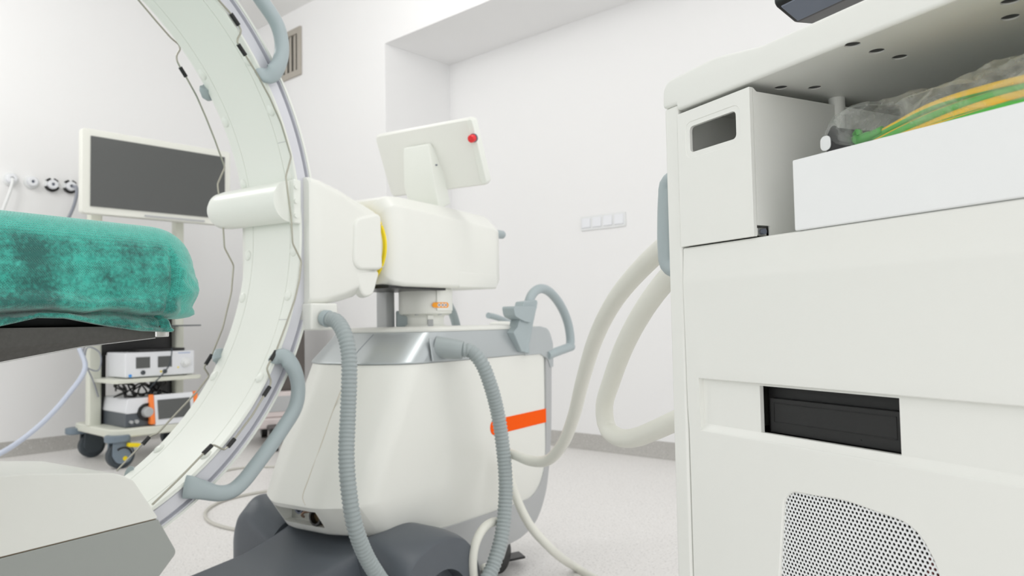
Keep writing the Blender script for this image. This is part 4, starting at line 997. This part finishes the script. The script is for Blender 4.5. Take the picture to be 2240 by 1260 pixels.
# drive
dv = obj('disc_drive', box(B(), -0.2420, -0.0930, -0.10, -0.022, 0.7400, 0.7880), M['drive'], cart, 0.0006)
obj('drive_bezel', box(B(), -0.2405, -0.0985, -0.024, -0.0170, 0.7420, 0.7745), M['drive'], dv, 0.0012)
bm = B()
for (x0, x1, z0_, z1_) in ((-0.2290, -0.1035, 0.7693, 0.7701), (-0.2290, -0.1035, 0.7519, 0.7527), (-0.1044, -0.1035, 0.7520, 0.7700), (-0.2290, -0.2281, 0.7520, 0.7700)):
    box(bm, x0, x1, -0.0171, -0.0166, z0_, z1_)
obj('tray_outline', bm, M['black'], dv)
obj('eject_hole', cyl(B(), (-0.196, -0.0172, 0.7475), (-0.196, -0.0166, 0.7475), 0.0007, n=10), M['black'], dv)
# black block put in for the shade inside the cart; red lead in front
obj('inner_shade', box(B(), AR + 0.03, -0.03, -0.46, -0.03, 0.20, 0.735), M['black'], cart)
bm = tube(B(), [(-0.262, -0.022, 0.69), (-0.257, -0.018, 0.665), (-0.250, -0.017, 0.64), (-0.250, -0.02, 0.60), (-0.256, -0.024, 0.52)], 0.006, n=10)
obj('red_lead', bm, M['dkred'], cart)
# frame
def side(a0, a1):
    return prism(B(), rpoly([(BB, 0.10), (-0.001, 0.10), (-0.001, 1.0785), (BB, 1.0785)], [0.02, 0.006, 0.0, 0.0], 4), lambda p: (a0, p[0], p[1]), lambda p: (a1, p[0], p[1]))
obj('side_panel', side(0.0005, 0.0225), M['cart'], cart, 0.003, 3)
obj('side_panel', side(AR - 0.022, AR), M['cart'], cart, 0.003, 3)
obj('rear_panel', box(B(), AR, 0.0, BB, BB + 0.012, 0.12, 1.071), M['cart'], cart)
obj('inner_shelf', box(B(), AR, 0.0, BB + 0.012, -0.0125, 0.912, 0.9245), M['cart'], cart)
obj('floor_plate', box(B(), AR - 0.02, 0.02, BB, -0.002, 0.085, 0.12), M['skirt'], cart, 0.004)
for a in (-0.04, AR + 0.04):
    for b in (-0.06, BB + 0.06):
        w = obj('caster', lathe(B(), (a - 0.014, b, 0.042), (1, 0, 0), [(0, 0.02), (0.002, 0.042), (0.026, 0.042), (0.028, 0.02)]), M['rubber'], cart)
        obj('fork', box(B(), a - 0.02, a + 0.02, b - 0.018, b + 0.018, 0.072, 0.09), M['skirt'], w)
# top shelf: thick rounded sheet that folds down at the ends
top = rpoly([(0.0225, 1.0785), (0.0215, 1.108), (-0.06, 1.110), (-0.12, 1.1005), (AR + 0.12, 1.1005), (AR + 0.06, 1.110), (AR - 0.022, 1.108), (AR - 0.0225, 1.0785), (AR - 0.001, 1.0785), (AR + 0.001, 1.071), (-0.0005, 1.071), (0.0005, 1.0785)],
            [0, 0.026, 0.10, 0.10, 0.10, 0.10, 0.026, 0, 0, 0, 0, 0], 7)
ts = obj('top_shelf', prism_y(B(), top, BB - 0.01, 0.0015), M['cart'], cart, 0.0085, 5)
bake(ts)
for q in ((1865, 98), (1918, 112), (1968, 125), (1708, 192), (1782, 192), (2210, 3), (2210, 38)):
    p = CF.pz(q[0], q[1], 1.071); cutter(ts, [cyl(B(), (p.x, p.y, 1.05), (p.x, p.y, 1.094), 0.0062, n=28)])
    obj('hole_shade', cyl(B(), (p.x, p.y, 1.0722), (p.x, p.y, 1.0935), 0.00615, n=28), M['black'], ts)  # black filling stands in for the shade inside each hole
p = CF.pz(1830, 216, 1.071); obj('support_rod', cyl(B(), (p.x, p.y, 0.9245), (p.x, p.y, 1.0712), 0.0080, n=24), M['cart'], cart)
# blue-grey grip on the left side
g_ = [CF.pb(x, y, -0.10) for x, y in ((1466, 402), (1462, 430), (1460, 490), (1461, 545), (1467, 580))]
pts = [(0.020, -0.10, g_[0].z + 0.006)] + [tuple(p) for p in g_] + [(0.020, -0.10, g_[-1].z - 0.006)]
obj('side_grip', tube(B(), pts, 0.013, n=18, step=0.006), M['handle'], cart)
obj('cable_boss', lathe(B(), (0.0225, -0.10, 0.86), (1, 0, 0), [(0, 0.06), (0.012, 0.056), (0.012, 0.0)]), M['cart'], cart)
# monitor on top
mp = [(-0.147, 1.53), (-0.147, 1.214), (-0.151, 1.210), (-0.180, 1.197), (-0.235, 1.203), (-0.24, 1.53)]
mo = obj('monitor', prism_x(B(), mp, -0.46, 0.0), M['black'], cart, 0.004, 3)
obj('screen', box(B(), -0.448, -0.010, -0.150, -0.1462, 1.224, 1.515), M['cartscreen'], mo)
bm = loft(B(), [[(a, -0.1515 + y1, 1.2098 + z1) for a, y1, z1 in ((-0.45, 0, -0.0), (-0.008, 0, 0), (-0.008, -0.026, -0.0118), (-0.45, -0.026, -0.0118))], [(a, -0.1515 + y1, 1.2098 + z1 - 0.0016) for a, y1, z1 in ((-0.45, 0, -0.0), (-0.008, 0, 0), (-0.008, -0.026, -0.0118), (-0.45, -0.026, -0.0118))]])
obj('lower_trim', bm, M['ink'], mo)
obj('stand', box(B(), -0.30, -0.16, -0.225, -0.195, 1.1005, 1.2045), M['black'], mo)
obj('stand_foot', prism_z(B(), rrect(-0.34, -0.12, -0.32, -0.16, 0.03), 1.1003, 1.108), M['black'], mo)

# storage bin in the left bay
bn = empty('storage_bin', CF.wor(-0.053, 0, 0.9255), CF.ang, 'tall white bin with a slot handle, in the left bay of the cart', 'bin')
w2 = 0.0515; zt = 1.0665 - 0.9255
bm = prism_x(B(), [(-0.003, 0.0), (0.0015, 0.0), (0.0015, zt), (-0.003, zt)], -w2, w2)
bf = obj('front_wall', bm, M['cart'], bn, 0.0022, 4)
cutter(bf, [prism_y(B(), rrect(-0.0325, 0.0335, 0.0965, 0.1235, 0.0045), -0.02, 0.02), ])
bm = prism_y(B(), rrect(-0.0385, 0.0395, 0.0905, 0.1285, 0.008), 0.0008, 0.01); cutter(bf, [bm])
lf = prism(B(), [(-0.0032, 0.0105), (-0.0195, 0.0105), (-0.0195, 0.0005), (-0.30, 0.0005), (-0.30, zt - 0.004), (-0.008, zt - 0.0035), (-0.0032, zt)], lambda p: (-w2, p[0], p[1]), lambda p: (-w2 + 0.002, p[0], p[1]))
obj('side_wall', lf, M['cart'], bn)
obj('side_wall', box(B(), w2 - 0.002, w2, -0.30, -0.0032, 0.0005, zt - 0.004), M['cart'], bn)
obj('rear_wall', box(B(), -w2 + 0.0021, w2 - 0.0021, -0.30, -0.298, 0.0005, zt - 0.012), M['cart'], bn)
obj('bin_floor', box(B(), -w2 + 0.0021, w2 - 0.0021, -0.2978, -0.0205, 0.0105, 0.0125), M['cart'], bn)
lt = obj('latch', box(B(), -w2 + 0.003, -w2 + 0.009, -0.0185, -0.006, 0.001, 0.009), M['chrome'], bn, 0.001)
obj('latch_hook', cyl(B(), (-w2 + 0.0005, -0.013, 0.005), (-w2 + 0.003, -0.013, 0.005), 0.0028, n=14), M['ink'], lt)

# white box in the right bay
wb = empty('white_box', CF.wor(-0.365, 0, 0.925), CF.ang, 'long plain white box standing on the cart ledge under the plastic bag', 'box')
obj('carton', box(B(), -0.212, 0.215, -0.29, -0.0005, 0.0, 0.0625), M['box'], wb, 0.0015, 3)

# black pouch with a white patch under the bag
def cpt(x, y, b): return V(CF.wor(*CF.pb(x, y, b)))
ZT = 0.9877
po = empty('black_pouch', CF.wor(-0.158, -0.048, ZT), CF.ang, 'small black pouch with a white patch, peeking out under the plastic bag', 'pouch')
bm = loft(B(), [[(p.x, y, p.y) for p in rpoly([(-0.07, 0.0), (0.0 + dx, 0.0), (-0.002 + dx, 0.022), (-0.008 + dx, 0.031), (-0.017 + dx, 0.022), (-0.03, 0.006), (-0.07, 0.003)], [0.001, 0.002, 0.004, 0.004, 0.01, 0.006, 0.001], 5)] for y, dx in ((-0.045, -0.012), (-0.02, -0.002), (0.01, 0.0), (0.018, -0.004))])
pb_ = obj('pouch_body', bm, M['black'], po, ang=50)
bm = loft(B(), [[(p.x, y, p.y) for p in rrect(-0.0095, 0.0012, 0.0085, 0.0215, 0.0045, 5)] for y in (0.0100, 0.0188)]); obj('white_patch', bm, M['box'], pb_)
bm = box(B(), -0.065, -0.008, 0.004, 0.0195, 0.0002, 0.0018); obj('white_edge', bm, M['box'], pb_)

# green and yellow earthing leads in a clear bag
def stripe_tube(pts, r, twist, n=16, step=0.003):
    L = spline(pts, step); t0 = (L[1] - L[0]).normalized(); a = t0.orthogonal().normalized(); bm = B(); rings = []; s = 0
    for i, p in enumerate(L):
        t = (L[min(i + 1, len(L) - 1)] - L[max(i - 1, 0)]).normalized(); a = (a - a.dot(t) * t).normalized(); b = t.cross(a)
        if i: s += (L[i] - L[i - 1]).length
        rings.append([bm.verts.new(p + r * (math.cos(2 * PI * k / n + twist * s) * a + math.sin(2 * PI * k / n + twist * s) * b)) for k in range(n)])
    for A, C2 in zip(rings, rings[1:]):
        for k in range(n):
            f = bm.faces.new((A[k], A[(k + 1) % n], C2[(k + 1) % n], C2[k])); f.material_index = 0 if k < n * 0.55 else 1
    bm.faces.new(rings[0][::-1]); bm.faces.new(rings[-1])
    return bm
el = empty('earthing_lead', CF.wor(-0.248, -0.05, ZT), CF.ang, 'coiled green and yellow earthing lead with a green plug, inside the clear plastic bag', 'cable')
def ep(x, y, z): return (x, y, z)
loops = [
    [(0.050, 0.003, 0.0125), (0.030, 0.002, 0.0185), (0.0, 0.0, 0.0265), (-0.04, -0.004, 0.0295), (-0.09, -0.010, 0.0285), (-0.15, -0.02, 0.024), (-0.22, -0.03, 0.022)],
    [(0.042, 0.012, 0.0055), (0.020, 0.012, 0.0105), (-0.01, 0.010, 0.0165), (-0.05, 0.008, 0.0195), (-0.10, 0.004, 0.019), (-0.16, 0.0, 0.016), (-0.22, -0.01, 0.014)],
    [(0.020, 0.014, 0.0042), (0.0, 0.016, 0.0065), (-0.03, 0.017, 0.0105), (-0.06, 0.017, 0.0125), (-0.11, 0.014, 0.0115), (-0.22, 0.0, 0.008)],
    [(0.0, -0.012, 0.006), (-0.03, -0.010, 0.0105), (-0.07, -0.008, 0.012), (-0.12, -0.01, 0.011), (-0.22, -0.02, 0.007)],
    [(-0.005, 0.020, 0.0034), (-0.035, 0.021, 0.0045), (-0.07, 0.021, 0.0060), (-0.12, 0.019, 0.0055), (-0.22, 0.01, 0.004)],
]
tw_ = (9, -7, 12, 6, -10)
for k, l in enumerate(loops):
    rr = 0.0043
    obj('strand', stripe_tube(l, rr, tw_[k]), [M['wire_y'], M['wire_g']], el, ang=80)
pg = obj('plug', lathe(B(), (0.078, 0.004, 0.0085), (-0.9, 0.0, 0.22), [(0, 0.004), (0.003, 0.0075), (0.014, 0.0082), (0.016, 0.0065), (0.024, 0.006), (0.028, 0.0045), (0.038, 0.0040)], n=20), M['plug'], el)
obj('plug_pin', tube(B(), [(0.064, 0.004, 0.018), (0.066, 0.003, 0.0225), (0.070, 0.002, 0.020)], 0.003, n=10, step=0.002), M['plug'], pg)
def bag():
    """pillow of thin film: outline heights along its length, wrinkled"""
    bm = B(); nx, nt = 120, 44; rows = []
    for i in range(nx + 1):
        u = i / nx; x = 0.118 - 0.42 * u              # from the crumpled left end to beyond the frame
        hgt = np.interp(u, [0, .02, .05, .10, .16, .24, .34, .5, .7, .95, 1], [.006, .027, .040, .044, .041, .038, .039, .045, .050, .045, .01])
        wid = np.interp(u, [0, .03, .1, .3, 1], [.016, .028, .042, .048, .05])
        row = []
        for k in range(nt):
            t = 2 * PI * k / nt; c, s = math.cos(t), math.sin(t)
            cy = math.copysign(abs(c) ** 0.75, c); cz = math.copysign(abs(s) ** 0.85, s)
            y = -0.014 + wid * cy; z = 0.0015 + hgt * 0.5 + hgt * 0.5 * cz
            q = Vector((x * 42, y * 42, z * 42)); d = 0.0032 * noise.noise(q) + 0.0019 * noise.noise(q * 2.3) + 0.0022 * noise.ridged_multi_fractal(Vector((x * 30 + z * 55, y * 30, 4.0)), 1.0, 2.0, 2, 1.0, 2.0) - 0.0018
            if s > -0.2: z += d * (0.4 + 0.9 * max(0, s)); y += d * c
            row.append(bm.verts.new((x, max(-0.075, min(0.0405, y)), max(z, 0.0006))))
        rows.append(row)
    for A, C2 in zip(rows, rows[1:]):
        for k in range(nt): bm.faces.new((A[k], A[(k + 1) % nt], C2[(k + 1) % nt], C2[k]))
    bm.faces.new(rows[0][::-1]); bm.faces.new(rows[-1])
    return bm
pbg = obj('plastic_bag', bag(), M['film'], None, ang=60)
pbg.location = CF.wor(-0.26, -0.05, ZT); pbg.rotation_euler = (0, 0, CF.ang)
tag(pbg, 'crumpled clear plastic bag lying on the white box in the cart', 'plastic bag')

# ================================================================== THICK CABLES between cart and machine
def wp(px, py, d): return V(at(px, py, d))
dB = wp(1085, 985, 2.44)
pts = [wp(1540, 455, 0.95), wp(1500, 502, 1.0), wp(1462, 533, 1.03), wp(1410, 580, 1.12), wp(1350, 650, 1.25), wp(1305, 735, 1.42), wp(1275, 830, 1.6), wp(1255, 910, 1.77), wp(1230, 972, 1.93), wp(1195, 1008, 2.06), wp(1160, 1008, 2.13), wp(1130, 997, 2.18), wp(1110, 989, 2.24), wp(1102, 986, 2.30)]
tag(obj('connecting_cable', tube(B(), pts, lambda f, s: 0.0152 - 0.0035 * max(0, (f - .86) / .14), n=20, step=0.015), M['cable']), 'thick beige cable sagging from the cart across to the machine base', 'cable', 'thick beige cables')
pts = [wp(1560, 520, 0.95), wp(1500, 570, 0.98), wp(1463, 606, 1.02), wp(1415, 668, 1.08), wp(1370, 748, 1.16), wp(1338, 832, 1.24), wp(1322, 890, 1.28), wp(1328, 935, 1.28), wp(1355, 957, 1.24), wp(1390, 957, 1.19), wp(1430, 942, 1.14), wp(1475, 922, 1.09), wp(1540, 895, 1.04), wp(1600, 880, 1.0)]
tag(obj('cable_loop', tube(B(), pts, 0.0152, n=20, step=0.015), M['cable']), 'thick beige cable hanging in a narrow loop at the back of the cart', 'cable', 'thick beige cables')
pts = [wp(1108, 1000, 2.33), wp(1116, 1045, 2.32), wp(1132, 1095, 2.30), wp(1160, 1150, 2.28), wp(1205, 1200, 2.30), V(onz(1262, 1243, 0.012)), V(onz(1310, 1272, 0.012)), V(onz(1400, 1320, 0.012))]
tag(obj('trailing_cable', tube(B(), pts, 0.0135, n=18, step=0.015), M['cable']), 'thick beige cable running from the machine base down across the floor', 'cable', 'thick beige cables')
pts = [wp(1100, 1142, 2.18), wp(1078, 1142, 2.13), wp(1056, 1158, 2.08), wp(1040, 1190, 2.05), wp(1034, 1230, 2.04), wp(1042, 1285, 2.06), V(MF.wor(-0.02, -0.30, 0.06)), V(MF.wor(0.02, -0.225, 0.11))]
tag(obj('short_cable', tube(B(), pts, 0.0122, n=18, step=0.012), M['cable']), 'thick pale cable bent in an arch beside the right wheel cover of the machine', 'cable', 'thick beige cables')

# ================================================================== LIGHT
w = bpy.data.worlds.new('room_fill'); sc.world = w; w.use_nodes = True  # even white fill added from the open sides of the room
w.node_tree.nodes['Background'].inputs[0].default_value = (0.99, 0.988, 0.985, 1); w.node_tree.nodes['Background'].inputs[1].default_value = 1.43
def lamp(loc, power):
    l = bpy.data.lights.new('ceiling_lamp', 'POINT'); l.shadow_soft_size = 0.30; l.energy = power; l.color = (1, 0.99, 0.97)
    o = bpy.data.objects.new('ceiling_lamp', l); COL.objects.link(o); o.location = loc; return o
lamp((-0.95, 4.0, 3.12), 12); lamp((0.3, 1.7, 3.12), 25); lamp((-3.127, 2.995, 3.12), 48)

# ================================================================== CAMERA
cam = bpy.data.cameras.new('camera'); co = bpy.data.objects.new('camera', cam); COL.objects.link(co)
cam.sensor_width = 36; cam.lens = 36 * FPX / 2240; cam.clip_start = 0.02
mx = Matrix((tuple(_X), tuple(_Y), tuple(-_F))).transposed().to_4x4(); mx.translation = Vector(_C); co.matrix_world = mx
cam.dof.use_dof = True; cam.dof.focus_distance = 0.82; cam.dof.aperture_fstop = 9.5
sc.camera = co
sc.view_settings.view_transform = 'Standard'; sc.view_settings.look = 'None'; sc.view_settings.exposure = 0.0; sc.view_settings.gamma = 1.0
sc.view_settings.use_curve_mapping = False
sc.cycles.max_bounces = 8; sc.cycles.diffuse_bounces = 5; sc.cycles.transparent_max_bounces = 16
sc.cycles.use_denoising = True
